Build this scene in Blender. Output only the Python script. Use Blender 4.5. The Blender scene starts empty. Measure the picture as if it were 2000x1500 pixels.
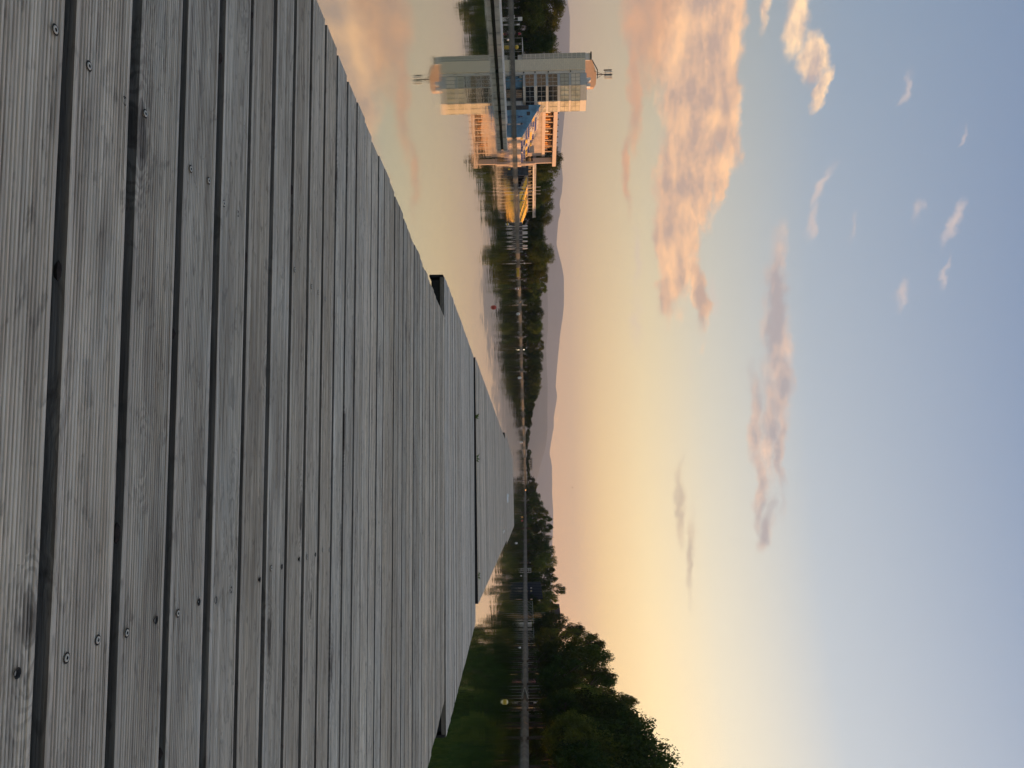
import bpy, bmesh, math, random
import numpy as np
from mathutils import Vector, Matrix

random.seed(7)
RNG = np.random.default_rng(11)
SC = bpy.context.scene
COL = SC.collection
R = math.radians

# ---------------------------------------------------------------- camera
# The photograph was taken with the phone turned on its side: the picture's right is the sky.
F = 1500.0                      # focal length in photograph pixels (2000 px across)
HC = 1.28                       # camera height above the water
PITCH = math.atan(25 / F)
ROLL = 0.022
CAM = Vector((0, 0, HC))
_f, _u, _r = Vector((0, 1, 0)), Vector((0, 0, 1)), Vector((1, 0, 0))
FW = _f * math.cos(PITCH) - _u * math.sin(PITCH)
_u1 = _u * math.cos(PITCH) + _f * math.sin(PITCH)
RT = _r * math.cos(ROLL) - _u1 * math.sin(ROLL)
UP = _u1 * math.cos(ROLL) + _r * math.sin(ROLL)
cd = bpy.data.cameras.new('camera')
cam = bpy.data.objects.new('camera', cd)
COL.objects.link(cam)
cd.sensor_width = 36.0
cd.lens = 36.0 * F / 2000.0
cd.clip_start = 0.02
cd.clip_end = 60000
m = Matrix.Identity(4)
for i in range(3):
    m[i][0], m[i][1], m[i][2], m[i][3] = UP[i], -RT[i], -FW[i], CAM[i]
cam.matrix_world = m
SC.camera = cam


def ray(px, py):
    """world direction of the photograph's pixel"""
    return FW + RT * ((py - 750) / F) + UP * ((px - 1000) / F)


def at(px, py, d):
    """point at distance d (metres north) seen at the pixel"""
    v = ray(px, py)
    return CAM + v * (d / v.y)


def on_level(px, py, z):
    v = ray(px, py)
    return CAM + v * ((z - HC) / v.z)


def az_el(px, py):
    v = ray(px, py).normalized()
    return math.degrees(math.atan2(v.x, v.y)), math.degrees(math.asin(v.z))


# ---------------------------------------------------------------- sun, sky, exposure
SUN_AZ, SUN_EL = 66.0, 3.0
sv = Vector((math.sin(R(SUN_AZ)) * math.cos(R(SUN_EL)), math.cos(R(SUN_AZ)) * math.cos(R(SUN_EL)), math.sin(R(SUN_EL))))
sl = bpy.data.lights.new('sun', 'SUN')
sl.energy = 5.0
sl.angle = R(0.5)
sl.color = (1.0, 0.47, 0.18)
so = bpy.data.objects.new('sun', sl)
COL.objects.link(so)
so.location = (60, 40, 60)
so.rotation_euler = sv.to_track_quat('Z', 'Y').to_euler()

SC.view_settings.view_transform = 'Standard'
SC.view_settings.look = 'None'
SC.view_settings.exposure = 0.34
SC.view_settings.gamma = 1.0
SC.view_settings.use_curve_mapping = False
SC.render.engine = 'CYCLES'
SC.cycles.use_denoising = True
SC.cycles.use_adaptive_sampling = True
SC.cycles.adaptive_threshold = 0.015
SC.cycles.max_bounces = 6
SC.cycles.diffuse_bounces = 3
SC.cycles.glossy_bounces = 3
SC.cycles.transmission_bounces = 3
SC.cycles.transparent_max_bounces = 6
SC.cycles.volume_bounces = 0
SC.cycles.caustics_reflective = False
SC.cycles.caustics_refractive = False


def lin(c):
    out = []
    for v in c[:3]:
        v = v / 255.0
        out.append(v / 12.92 if v <= 0.04045 else ((v + 0.055) / 1.055) ** 2.4)
    return tuple(out) + (1.0,)


class NT:
    """small helper to write node trees"""
    def __init__(s, tree):
        s.t = tree
        s.n = tree.nodes
        s.l = tree.links

    def new(s, typ, **kw):
        n = s.n.new(typ)
        for k, v in kw.items():
            setattr(n, k, v)
        return n

    def put(s, sock, v):
        if v is None:
            return
        if isinstance(v, bpy.types.NodeSocket):
            s.l.new(v, sock)
        else:
            sock.default_value = v

    def math(s, op, a, b=None, c=None, clamp=False):
        n = s.new('ShaderNodeMath', operation=op, use_clamp=clamp)
        s.put(n.inputs[0], a)
        s.put(n.inputs[1], b)
        s.put(n.inputs[2], c)
        return n.outputs[0]

    def vmath(s, op, a, b=None, scale=None):
        n = s.new('ShaderNodeVectorMath', operation=op)
        s.put(n.inputs[0], a)
        s.put(n.inputs[1], b)
        if scale is not None:
            s.put(n.inputs[3], scale)
        return n.outputs['Value'] if op in ('LENGTH', 'DOT_PRODUCT', 'DISTANCE') else n.outputs[0]

    def mix(s, f, a, b, typ='RGBA', blend='MIX'):
        n = s.new('ShaderNodeMix', data_type=typ)
        if typ == 'RGBA':
            n.blend_type = blend
            i, o = (0, 6, 7), 2
        else:
            i, o = (0, 2, 3), 0
        s.put(n.inputs[i[0]], f)
        s.put(n.inputs[i[1]], a)
        s.put(n.inputs[i[2]], b)
        return n.outputs[o]

    def rng(s, v, a, b, c=0.0, d=1.0, smooth=True):
        n = s.new('ShaderNodeMapRange')
        n.interpolation_type = 'SMOOTHSTEP' if smooth else 'LINEAR'
        s.put(n.inputs[0], v)
        for i, q in enumerate((a, b, c, d)):
            s.put(n.inputs[i + 1], q)
        return n.outputs[0]

    def noise(s, vec, scale, detail=3.0, rough=0.5, dist=0.0, color=False, lac=2.0):
        n = s.new('ShaderNodeTexNoise')
        s.put(n.inputs['Vector'], vec)
        n.inputs['Scale'].default_value = scale
        n.inputs['Detail'].default_value = detail
        n.inputs['Roughness'].default_value = rough
        n.inputs['Lacunarity'].default_value = lac
        n.inputs['Distortion'].default_value = dist
        return n.outputs['Color' if color else 'Fac']

    def ramp(s, v, stops, interp='LINEAR'):
        n = s.new('ShaderNodeValToRGB')
        cr = n.color_ramp
        cr.interpolation = interp
        while len(cr.elements) < len(stops):
            cr.elements.new(0.5)
        for e, (p, c) in zip(cr.elements, stops):
            e.position = p
            e.color = c
        s.put(n.inputs[0], v)
        return n.outputs[0]

    def mapping(s, vec, loc=(0, 0, 0), rot=(0, 0, 0), scale=(1, 1, 1), typ='POINT'):
        n = s.new('ShaderNodeMapping', vector_type=typ)
        s.put(n.inputs[0], vec)
        s.put(n.inputs[1], loc)
        s.put(n.inputs[2], rot)
        s.put(n.inputs[3], scale)
        return n.outputs[0]


def build_world():
    w = bpy.data.worlds.new('World')
    SC.world = w
    w.use_nodes = True
    g = NT(w.node_tree)
    g.n.clear()
    out = g.new('ShaderNodeOutputWorld')
    bg = g.new('ShaderNodeBackground')
    g.l.new(bg.outputs[0], out.inputs[0])
    tc = g.new('ShaderNodeTexCoord')
    d = g.vmath('NORMALIZE', tc.outputs['Generated'])
    sx = g.new('ShaderNodeSeparateXYZ')
    g.put(sx.inputs[0], d)
    x, y, z = sx.outputs
    az = g.math('MULTIPLY', g.math('ARCTAN2', x, y), 57.29578)
    el = g.math('MULTIPLY', g.math('ARCSINE', z), 57.29578)
    # colour of the clear sky by height, away from and towards the sun
    pos = g.math('DIVIDE', el, 90.0, clamp=True)

    def stops(l):
        return [(e / 90.0, lin(c)) for e, c in l]
    away = g.ramp(pos, stops([(0, (228, 182, 138)), (2.8, (212, 182, 146)), (5, (197, 179, 146)), (9, (173, 171, 151)), (14, (147, 162, 168)),
                              (21, (124, 148, 172)), (33, (106, 131, 164)), (60, (113, 133, 159)), (90, (116, 133, 157))]))
    sunw = g.ramp(pos, stops([(0, (304, 212, 128)), (2.8, (304, 228, 142)), (5.5, (308, 256, 166)), (8.5, (298, 264, 196)), (13, (258, 244, 212)),
                              (20, (198, 205, 210)), (33, (143, 160, 185)), (60, (124, 141, 165)), (90, (116, 133, 157))]))
    ca = g.math('COSINE', g.math('MULTIPLY', g.math('SUBTRACT', az, SUN_AZ), 0.0174533))
    t = g.rng(ca, -0.1, 0.82, smooth=False)
    base = g.mix(t, away, sunw)
    sky = g.new('ShaderNodeTexSky', sky_type='NISHITA')
    sky.sun_disc = False
    sky.sun_elevation = R(SUN_EL)
    sky.sun_rotation = R(SUN_AZ)
    sky.dust_density = 2.0
    nish = g.vmath('SCALE', sky.outputs[0], scale=0.12)
    base = g.mix(0.08, base, nish)
    clear = base

    # clouds, placed by direction
    cp = g.new('ShaderNodeCombineXYZ')
    g.put(cp.inputs[0], az)
    g.put(cp.inputs[1], el)
    p = cp.outputs[0]
    wn = g.vmath('SUBTRACT', g.noise(p, 0.22, 2.0, 0.55, color=True), (0.5, 0.5, 0.5))
    wn2 = g.vmath('SUBTRACT', g.noise(p, 0.9, 3.0, 0.6, color=True), (0.5, 0.5, 0.5))
    pw = g.vmath('ADD', p, g.vmath('MULTIPLY', wn, (3.8, 1.7, 0)))
    pw = g.vmath('ADD', pw, g.vmath('MULTIPLY', wn2, (1.3, 1.1, 0)))
    st = g.mapping(p, scale=(0.46, 1.0, 1.0))
    fb = g.noise(st, 0.36, 9.0, 0.62)
    st2 = g.vmath('ADD', st, (0.50, 0.55, 0.0))
    fb2 = g.noise(st2, 0.36, 7.0, 0.60)
    relief = g.math('SUBTRACT', fb, fb2)

    def group(base, blobs, shade, lit, opacity, amp, soft, relief_gain, lit_bias):
        acc = None
        for (px, py, hy, hx, ang, wgt) in blobs:
            a, e = az_el(px, py)
            a2, _ = az_el(px, py + hy)
            _, e2 = az_el(px + hx, py)
            n = g.mapping(pw, loc=(a, e, 0), rot=(0, 0, R(ang)), scale=(max(abs(a2 - a), .05), max(abs(e2 - e), .05), 1.0), typ='TEXTURE')
            v = g.math('MULTIPLY', g.math('SUBTRACT', 1.0, g.vmath('LENGTH', n)), wgt)
            acc = v if acc is None else g.math('MAXIMUM', acc, v)
        dn = g.math('ADD', acc, g.math('MULTIPLY', g.math('SUBTRACT', fb, 0.5), amp))
        dens = g.math('MULTIPLY', g.rng(dn, 0.0, soft), opacity)
        li = g.math('ADD', g.math('MULTIPLY', relief, relief_gain), lit_bias)
        li = g.math('ADD', li, g.math('MULTIPLY', g.math('SUBTRACT', 0.5, dn), 0.35), clamp=True)
        col = g.mix(li, lin(shade), lin(lit))
        return g.mix(dens, base, col)

    # (x, y, half length across, half height, tilt, weight) in photograph pixels
    base = group(base, [(1262, 0, 230, 50, 0, 1.0), (1240, 170, 150, 22, 1, .85), (1226, 330, 150, 12, 1, .72), (1300, 10, 190, 56, 0, 1.0)],
                 (192, 150, 124), (248, 178, 122), 0.9, 1.0, 0.6, 3.4, 0.42)
    base = group(base, [(1395, 40, 280, 86, 2, 1.1), (1352, 230, 230, 76, 4, 1.1), (1338, 370, 190, 66, 4, 1.05), (1318, 490, 150, 40, 6, 1.0),
                        (1305, 560, 80, 22, 0, .85), (1365, 560, 120, 24, 6, .9), (1415, 190, 170, 42, 6, 1.0), (1398, 350, 80, 24, 0, .9), (1430, 10, 140, 38, 0, 1.0)],
                 (188, 158, 142), (266, 208, 154), 0.95, 1.3, 0.42, 4.0, 0.40)
    base = group(base, [(1592, 115, 62, 36, 10, 1.05), (1562, 40, 84, 30, 0, .8), (1606, 175, 56, 15, -12, .85), (1500, 8, 70, 14, 0, .7)],
                 (184, 164, 158), (276, 232, 178), 0.92, 1.2, 0.6, 4.4, 0.46)
    base = group(base, [(1522, 580, 170, 28, 0, 1.0), (1518, 710, 210, 36, 0, 1.05), (1474, 830, 160, 19, 3, .95), (1526, 870, 160, 18, -1, 1.0), (1490, 945, 130, 18, -5, .95),
                        (1503, 1020, 66, 21, -14, 1.0), (1502, 830, 190, 32, 0, .85)],
                 (162, 150, 152), (250, 206, 172), 0.78, 0.75, 0.75, 3.2, 0.24)
    base = group(base, [(1330, 985, 120, 11, -7, .9), (1346, 1085, 130, 12, -7, .9)],
                 (188, 170, 150), (230, 202, 164), 0.75, 0.45, 0.8, 2.4, 0.3)
    base = group(base, [(1605, 360, 60, 15, -16, .8), (1588, 430, 62, 16, -12, .8), (1862, 440, 56, 20, -12, .75), (1757, 578, 44, 16, -10, .7), (1775, 165, 44, 12, -20, .6),
                        (1870, 275, 28, 8, -25, .5), (1660, 440, 38, 10, 0, .5), (1845, 535, 40, 11, -20, .55), (1245, 510, 80, 10, 0, .6), (1245, 630, 90, 20, 0, .55),
                        (1785, 410, 38, 12, 0, .5), (1348, 720, 34, 7, 0, .5), (1395, 580, 60, 14, 0, .55), (1110, 770, 60, 5, 0, .5)],
                 (196, 178, 172), (232, 206, 190), 0.66, 0.8, 0.85, 2.0, 0.5)
    g.put(bg.inputs[0], base)
    bg.inputs[1].default_value = 1.0
    # the cloud branch is only worked out where clouds stand
    bg2 = g.new('ShaderNodeBackground')
    g.put(bg2.inputs[0], clear)
    msk = g.math('MULTIPLY', g.math('LESS_THAN', g.math('ABSOLUTE', g.math('ADD', az, 13.0)), 30.0), g.math('LESS_THAN', g.math('ABSOLUTE', g.math('SUBTRACT', el, 21.0)), 15.5))
    mx = g.new('ShaderNodeMixShader')
    g.put(mx.inputs[0], msk)
    g.l.new(bg2.outputs[0], mx.inputs[1])
    g.l.new(bg.outputs[0], mx.inputs[2])
    g.l.new(mx.outputs[0], out.inputs[0])
    w.cycles.sampling_method = 'MANUAL'
    w.cycles.sample_map_resolution = 512


build_world()


# ---------------------------------------------------------------- materials
MATS = {}


def mat(name, col=(.5, .5, .5), rough=.6, metal=0.0, var=0.0, vscale=4.0, spec=0.4, emit=None, bump=0.0, bscale=40.0, rnd=0.0):
    """plain procedural material: colour broken by noise, optional relief"""
    if name in MATS:
        return MATS[name]
    M = bpy.data.materials.new(name)
    M.use_nodes = True
    g = NT(M.node_tree)
    b = g.n['Principled BSDF']
    tc = g.new('ShaderNodeTexCoord')
    c = tuple(col) + (1.0,)
    sock = c
    if var > 0 or rnd > 0:
        f = g.noise(tc.outputs['Object'], vscale, 5.0, 0.6)
        lo = tuple(v * (1 - var) for v in col) + (1.0,)
        hi = tuple(min(1, v * (1 + var)) for v in col) + (1.0,)
        sock = g.mix(g.rng(f, 0.3, 0.7), lo, hi)
        if rnd > 0:
            oi = g.new('ShaderNodeObjectInfo')
            k = g.math('ADD', g.math('MULTIPLY', oi.outputs['Random'], 2 * rnd), 1 - rnd)
            hs = g.new('ShaderNodeHueSaturation')
            g.put(hs.inputs['Value'], k)
            g.put(hs.inputs['Color'], sock)
            sock = hs.outputs[0]
    g.put(b.inputs['Base Color'], sock)
    b.inputs['Roughness'].default_value = rough
    b.inputs['Metallic'].default_value = metal
    b.inputs['Specular IOR Level'].default_value = spec
    if emit:
        b.inputs['Emission Color'].default_value = tuple(emit[:3]) + (1.0,)
        b.inputs['Emission Strength'].default_value = emit[3]
    if bump > 0:
        bn = g.new('ShaderNodeBump')
        bn.inputs['Strength'].default_value = bump
        bn.inputs['Distance'].default_value = 0.02
        g.put(bn.inputs['Height'], g.noise(tc.outputs['Object'], bscale, 4.0))
        g.put(b.inputs['Normal'], bn.outputs[0])
    MATS[name] = M
    return M


def wood_material():
    """weathered grey larch decking: long grain, knots, stains"""
    M = bpy.data.materials.new('weathered_wood')
    M.use_nodes = True
    g = NT(M.node_tree)
    b = g.n['Principled BSDF']
    tc = g.new('ShaderNodeTexCoord')
    oi = g.new('ShaderNodeObjectInfo')
    off = g.new('ShaderNodeCombineXYZ')
    g.put(off.inputs[0], g.math('MULTIPLY', oi.outputs['Random'], 41.0))
    g.put(off.inputs[1], g.math('MULTIPLY', oi.outputs['Random'], 17.0))
    g.put(off.inputs[2], g.math('MULTIPLY', oi.outputs['Random'], 7.3))
    p = g.vmath('ADD', tc.outputs['Object'], off.outputs[0])
    # knots: sparse cells, long ellipses
    vs = g.mapping(p, scale=(2.5, 8.5, 3.0))
    vo = g.new('ShaderNodeTexVoronoi', feature='F1')
    vo.inputs['Scale'].default_value = 1.0
    g.put(vo.inputs['Vector'], g.vmath('ADD', vs, g.vmath('SCALE', g.noise(p, 14.0, 3.0, color=True), scale=0.22)))
    kd = vo.outputs['Distance']
    sep = g.new('ShaderNodeSeparateColor')
    g.put(sep.inputs[0], vo.outputs['Color'])
    has = g.math('GREATER_THAN', sep.outputs[0], 0.5)
    size = g.math('MULTIPLY', g.math('ADD', g.math('MULTIPLY', sep.outputs[1], 0.12), 0.045), has)
    knot = g.rng(g.math('DIVIDE', kd, g.math('ADD', size, 0.0001)), 0.75, 1.25, 1.0, 0.0)
    halo = g.rng(g.math('DIVIDE', kd, g.math('ADD', size, 0.0001)), 1.0, 4.0, 1.0, 0.0)
    # grain bends round the knots
    bend = g.new('ShaderNodeCombineXYZ')
    g.put(bend.inputs[1], g.math('MULTIPLY', halo, 0.02))
    pg = g.vmath('ADD', p, bend.outputs[0])
    fine = g.noise(g.mapping(pg, scale=(5.0, 210.0, 160.0)), 1.0, 5.0, 0.62, 0.4)
    mid = g.noise(g.mapping(pg, scale=(2.2, 46.0, 40.0)), 1.0, 4.0, 0.6, 0.8)
    blot = g.noise(g.mapping(p, scale=(3.2, 9.0, 8.0)), 1.0, 5.0, 0.65, 0.3)
    streak = g.noise(g.mapping(p, scale=(16.0, 42.0, 40.0)), 1.0, 3.0, 0.6, 1.2)
    dark, light = (0.26, 0.225, 0.19, 1), (0.76, 0.695, 0.60, 1)
    f = g.math('ADD', g.math('MULTIPLY', fine, 0.42), g.math('MULTIPLY', mid, 0.58))
    col = g.mix(g.rng(f, 0.27, 0.72), dark, light)
    col = g.mix(g.rng(blot, 0.42, 0.75, 0.0, 0.45), col, (0.31, 0.265, 0.225, 1))
    col = g.mix(g.rng(streak, 0.52, 0.72, 0.0, 0.55), col, (0.18, 0.158, 0.138, 1))
    col = g.mix(g.rng(blot, 0.48, 0.25, 0.0, 0.45), col, (0.54, 0.53, 0.50, 1))
    rings = g.math('SINE', g.math('MULTIPLY', kd, 150.0))
    col = g.mix(g.math('MULTIPLY', g.math('MULTIPLY', halo, 0.45), g.rng(rings, -0.2, 0.9)), col, (0.16, 0.138, 0.12, 1))
    col = g.mix(g.math('MULTIPLY', knot, 0.72), col, (0.058, 0.046, 0.040, 1))
    # pale specks of bird lime and dust
    sp = g.new('ShaderNodeTexVoronoi', feature='F1')
    sp.inputs['Scale'].default_value = 26.0
    g.put(sp.inputs['Vector'], p)
    sps = g.new('ShaderNodeSeparateColor')
    g.put(sps.inputs[0], sp.outputs['Color'])
    speck = g.math('MULTIPLY', g.math('LESS_THAN', sp.outputs['Distance'], 0.055), g.math('GREATER_THAN', sps.outputs[0], 0.93))
    col = g.mix(g.math('MULTIPLY', speck, 0.7), col, (0.62, 0.62, 0.60, 1))
    k = g.math('ADD', g.math('MULTIPLY', oi.outputs['Random'], 0.36), 0.82)
    hs = g.new('ShaderNodeHueSaturation')
    g.put(hs.inputs['Value'], k)
    g.put(hs.inputs['Color'], col)
    wn = g.new('ShaderNodeTexWhiteNoise', noise_dimensions='1D')
    g.put(wn.inputs['W'], g.math('MULTIPLY', oi.outputs['Random'], 91.7))
    tint = g.mix(wn.outputs['Value'], (1.14, 1.05, 0.93, 1), (1.07, 1.05, 1.00, 1))
    g.put(b.inputs['Base Color'], g.mix(1.0, hs.outputs[0], tint, blend='MULTIPLY'))
    b.inputs['Roughness'].default_value = 0.74
    b.inputs['Specular IOR Level'].default_value = 0.32
    h = g.math('ADD', g.math('MULTIPLY', fine, 0.7), g.math('MULTIPLY', mid, 0.6))
    h = g.math('SUBTRACT', h, g.math('MULTIPLY', knot, 0.25))
    bn = g.new('ShaderNodeBump')
    bn.inputs['Strength'].default_value = 0.75
    bn.inputs['Distance'].default_value = 0.004
    g.put(bn.inputs['Height'], h)
    g.put(b.inputs['Normal'], bn.outputs[0])
    MATS['wood'] = M
    return M


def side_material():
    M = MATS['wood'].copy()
    M.name = 'gap_shaded_wood_side'
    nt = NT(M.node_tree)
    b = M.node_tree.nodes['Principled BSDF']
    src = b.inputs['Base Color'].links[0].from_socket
    nt.put(b.inputs['Base Color'], nt.mix(1.0, src, (0.30, 0.31, 0.33, 1), blend='MULTIPLY'))  # board sides darkened to paint the shade inside the gaps
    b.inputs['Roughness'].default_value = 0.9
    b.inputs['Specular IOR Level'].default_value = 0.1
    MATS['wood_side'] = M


def far_wood_material():
    """boards too small to part: the tone changes from board to board"""
    M = MATS['wood'].copy()
    M.name = 'weathered_wood_far'
    nt = NT(M.node_tree)
    b = M.node_tree.nodes['Principled BSDF']
    src = b.inputs['Base Color'].links[0].from_socket
    tc = nt.new('ShaderNodeTexCoord')
    sx = nt.new('ShaderNodeSeparateXYZ')
    nt.put(sx.inputs[0], tc.outputs['Object'])
    fl = nt.math('FLOOR', nt.math('DIVIDE', sx.outputs[1], 0.150))
    w1 = nt.new('ShaderNodeTexWhiteNoise', noise_dimensions='1D')
    nt.put(w1.inputs['W'], fl)
    w2 = nt.new('ShaderNodeTexWhiteNoise', noise_dimensions='1D')
    nt.put(w2.inputs['W'], nt.math('FLOOR', nt.math('DIVIDE', fl, 4.0)))
    v = nt.math('ADD', nt.math('MULTIPLY', w1.outputs['Value'], 0.45), nt.math('MULTIPLY', w2.outputs['Value'], 0.35))
    hs = nt.new('ShaderNodeHueSaturation')
    nt.put(hs.inputs['Value'], nt.math('ADD', v, 0.58))
    nt.put(hs.inputs['Color'], src)
    nt.put(b.inputs['Base Color'], hs.outputs[0])
    MATS['wood_far'] = M


def water_material():
    M = bpy.data.materials.new('canal_water')
    M.use_nodes = True
    g = NT(M.node_tree)
    g.n.clear()
    out = g.new('ShaderNodeOutputMaterial')
    ge = g.new('ShaderNodeNewGeometry')
    pos = ge.outputs['Position']
    sx = g.new('ShaderNodeSeparateXYZ')
    g.put(sx.inputs[0], pos)
    # ripples: calm in the lee of the floating deck, livelier out on the canal, in wind patches
    patch = g.noise(g.mapping(pos, scale=(0.012, 0.05, 1.0)), 1.0, 3.0, 0.5)
    far = g.rng(sx.outputs[1], 6.0, 24.0, 0.22, 1.0)
    amp = g.math('MULTIPLY', far, g.rng(patch, 0.35, 0.65, 0.35, 1.9))
    n1 = g.vmath('SUBTRACT', g.noise(g.mapping(pos, scale=(0.8, 1.0, 1.0)), 2.3, 4.0, 0.6, color=True), (0.5, 0.5, 0.5))
    n2 = g.vmath('SUBTRACT', g.noise(pos, 0.22, 2.0, 0.5, color=True), (0.5, 0.5, 0.5))
    nn = g.vmath('ADD', g.vmath('SCALE', n1, scale=0.018), g.vmath('SCALE', n2, scale=0.005))
    nn = g.vmath('MULTIPLY', g.vmath('SCALE', nn, scale=amp), (0.5, 1.0, 0.0))
    nrm = g.vmath('NORMALIZE', g.vmath('ADD', nn, (0.0, 0.0, 1.0)))
    gl = g.new('ShaderNodeBsdfAnisotropic' if False else 'ShaderNodeBsdfGlossy')
    gl.inputs['Color'].default_value = (0.92, 0.92, 0.90, 1)
    gl.inputs['Roughness'].default_value = 0.035
    g.put(gl.inputs['Normal'], nrm)
    df = g.new('ShaderNodeBsdfDiffuse')
    df.inputs['Color'].default_value = (0.15, 0.26, 0.05, 1)
    fr = g.new('ShaderNodeLayerWeight')
    fr.inputs['Blend'].default_value = 0.5
    mx = g.new('ShaderNodeMixShader')
    g.put(mx.inputs[0], g.math('POWER', fr.outputs['Facing'], 1.1))
    g.l.new(df.outputs[0], mx.inputs[1])
    g.l.new(gl.outputs[0], mx.inputs[2])
    g.l.new(mx.outputs[0], out.inputs[0])
    MATS['water'] = M
    return M


def leaf_material(name, col, col2):
    M = bpy.data.materials.new(name)
    M.use_nodes = True
    g = NT(M.node_tree)
    g.n.clear()
    out = g.new('ShaderNodeOutputMaterial')
    tc = g.new('ShaderNodeTexCoord')
    oi = g.new('ShaderNodeObjectInfo')
    f = g.noise(tc.outputs['Object'], 5.0, 4.0, 0.65)
    c = g.mix(g.rng(f, 0.35, 0.68), tuple(col) + (1,), tuple(col2) + (1,))
    hs = g.new('ShaderNodeHueSaturation')
    g.put(hs.inputs['Hue'], g.math('ADD', g.math('MULTIPLY', oi.outputs['Random'], 0.05), 0.470))
    g.put(hs.inputs['Value'], g.math('ADD', g.math('MULTIPLY', oi.outputs['Random'], 0.5), 0.72))
    g.put(hs.inputs['Color'], c)
    df = g.new('ShaderNodeBsdfDiffuse')
    tr = g.new('ShaderNodeBsdfTranslucent')
    g.put(df.inputs[0], hs.outputs[0])
    g.put(tr.inputs[0], hs.outputs[0])
    mx = g.new('ShaderNodeMixShader')
    mx.inputs[0].default_value = 0.22
    g.l.new(df.outputs[0], mx.inputs[1])
    g.l.new(tr.outputs[0], mx.inputs[2])
    g.l.new(mx.outputs[0], out.inputs[0])
    MATS[name] = M
    return M


def brick_material(name, c1, c2, mortar, scale, w, h):
    M = bpy.data.materials.new(name)
    M.use_nodes = True
    g = NT(M.node_tree)
    b = g.n['Principled BSDF']
    tc = g.new('ShaderNodeTexCoord')
    sx = g.new('ShaderNodeSeparateXYZ')
    g.put(sx.inputs[0], tc.outputs['Object'])
    cx = g.new('ShaderNodeCombineXYZ')
    g.put(cx.inputs[0], g.math('ADD', sx.outputs[0], sx.outputs[1]))
    g.put(cx.inputs[1], sx.outputs[2])
    br = g.new('ShaderNodeTexBrick')
    g.put(br.inputs['Vector'], cx.outputs[0])
    br.inputs['Color1'].default_value = tuple(c1) + (1,)
    br.inputs['Color2'].default_value = tuple(c2) + (1,)
    br.inputs['Mortar'].default_value = tuple(mortar) + (1,)
    br.inputs['Scale'].default_value = scale
    br.inputs['Mortar Size'].default_value = 0.02
    br.inputs['Brick Width'].default_value = w
    br.inputs['Row Height'].default_value = h
    f = g.noise(tc.outputs['Object'], 1.2, 5.0, 0.6)
    g.put(b.inputs['Base Color'], g.mix(g.rng(f, 0.3, 0.7, 0.0, 0.3), br.outputs[0], tuple(v * .7 for v in c1) + (1,)))
    b.inputs['Roughness'].default_value = 0.8
    MATS[name] = M
    return M


wood_material()
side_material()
far_wood_material()
water_material()
leaf_material('leaf_dark', (0.027, 0.048, 0.011), (0.070, 0.098, 0.022))
leaf_material('leaf_olive', (0.070, 0.094, 0.018), (0.160, 0.172, 0.034))
brick_material('stone_cladding', (0.86, 0.77, 0.60), (0.82, 0.73, 0.57), (0.66, 0.59, 0.48), 1.0, 0.9, 0.45)
brick_material('terracotta_cladding', (0.66, 0.46, 0.32), (0.60, 0.42, 0.29), (0.46, 0.34, 0.25), 1.0, 0.6, 0.3)
mat('concrete', (.42, .40, .36), .85, var=.25, vscale=.8)
mat('quay_concrete', (.105, .105, .088), .9, var=.35, vscale=.5)
mat('panel_grey', (.70, .69, .66), .5, var=.08)
mat('panel_blue_grey', (.48, .52, .56), .45, var=.08)
mat('panel_beige', (.78, .71, .60), .5, var=.08)
mat('frame_metal', (.50, .50, .48), .4, var=.05)
mat('frame_dark', (.16, .15, .13), .5)
mat('dark_metal', (.05, .05, .055), .5, var=.1)
mat('glass_dark', (.018, .024, .028), .06, spec=.9)
mat('glass_painted_reflection', (.68, .61, .45), .12, spec=.9, var=.25, vscale=.7)  # yellowish reflection on the upper panes, painted into the glass colour
mat('glass_green', (.34, .38, .36), .10, spec=.9)
mat('blue_wall', (.16, .33, .50), .7, var=.35, vscale=.35)
mat('seat_blue', (.03, .07, .30), .5)
mat('seat_yellow', (.86, .56, .09), .55, var=.1)
mat('seat_orange', (.72, .34, .08), .6)
mat('seat_white', (.6, .58, .55), .5)
mat('stand_concrete', (.50, .42, .36), .8, var=.18, vscale=.6)
mat('roof_cream', (.62, .50, .42), .6, var=.06)
mat('roof_grey', (.30, .31, .33), .6, var=.3, vscale=.5)
mat('tarp_blue', (.030, .065, .10), .6, var=.5, vscale=1.2)
mat('white_paint', (.78, .76, .72), .5, var=.05)
mat('white_cloth', (.74, .70, .66), .9, var=.06)
mat('black_rubber_or_shade', (.012, .012, .013), .8, var=.3, vscale=20)
mat('joist_wood', (.10, .095, .09), .9, var=.3, vscale=6)
mat('screw_steel', (.50, .47, .40), .55, metal=.3)
mat('screw_dark', (.02, .018, .016), .9)
mat('knot_wood', (.045, .030, .024), .9, var=.4, vscale=60)
mat('brown_render', (.13, .075, .045), .8, var=.2)
mat('bark', (.06, .048, .036), .95, var=.3, vscale=8)
mat('grass_ground', (.055, .062, .026), .95, var=.5, vscale=.08)
mat('path', (.15, .145, .125), .9, var=.2, vscale=.5)
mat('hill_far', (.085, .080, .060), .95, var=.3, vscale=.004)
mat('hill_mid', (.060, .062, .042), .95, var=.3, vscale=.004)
mat('buoy_red', (.50, .08, .06), .5)
mat('buoy_yellow', (.70, .48, .06), .45)
mat('buoy_cream', (.82, .68, .34), .45)
mat('buoy_white', (.80, .79, .76), .45)
mat('skin', (.42, .27, .20), .6)
mat('hair', (.03, .022, .018), .8)
mat('pole_paint', (.30, .33, .30), .5)
mat('house_wall', (.40, .38, .34), .85, var=.1)
mat('house_roof', (.060, .045, .045), .85, var=.2)
mat('kiosk_pink', (.50, .27, .20), .7, var=.1)
mat('hotel_wall', (.52, .42, .34), .8, var=.1)
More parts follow.
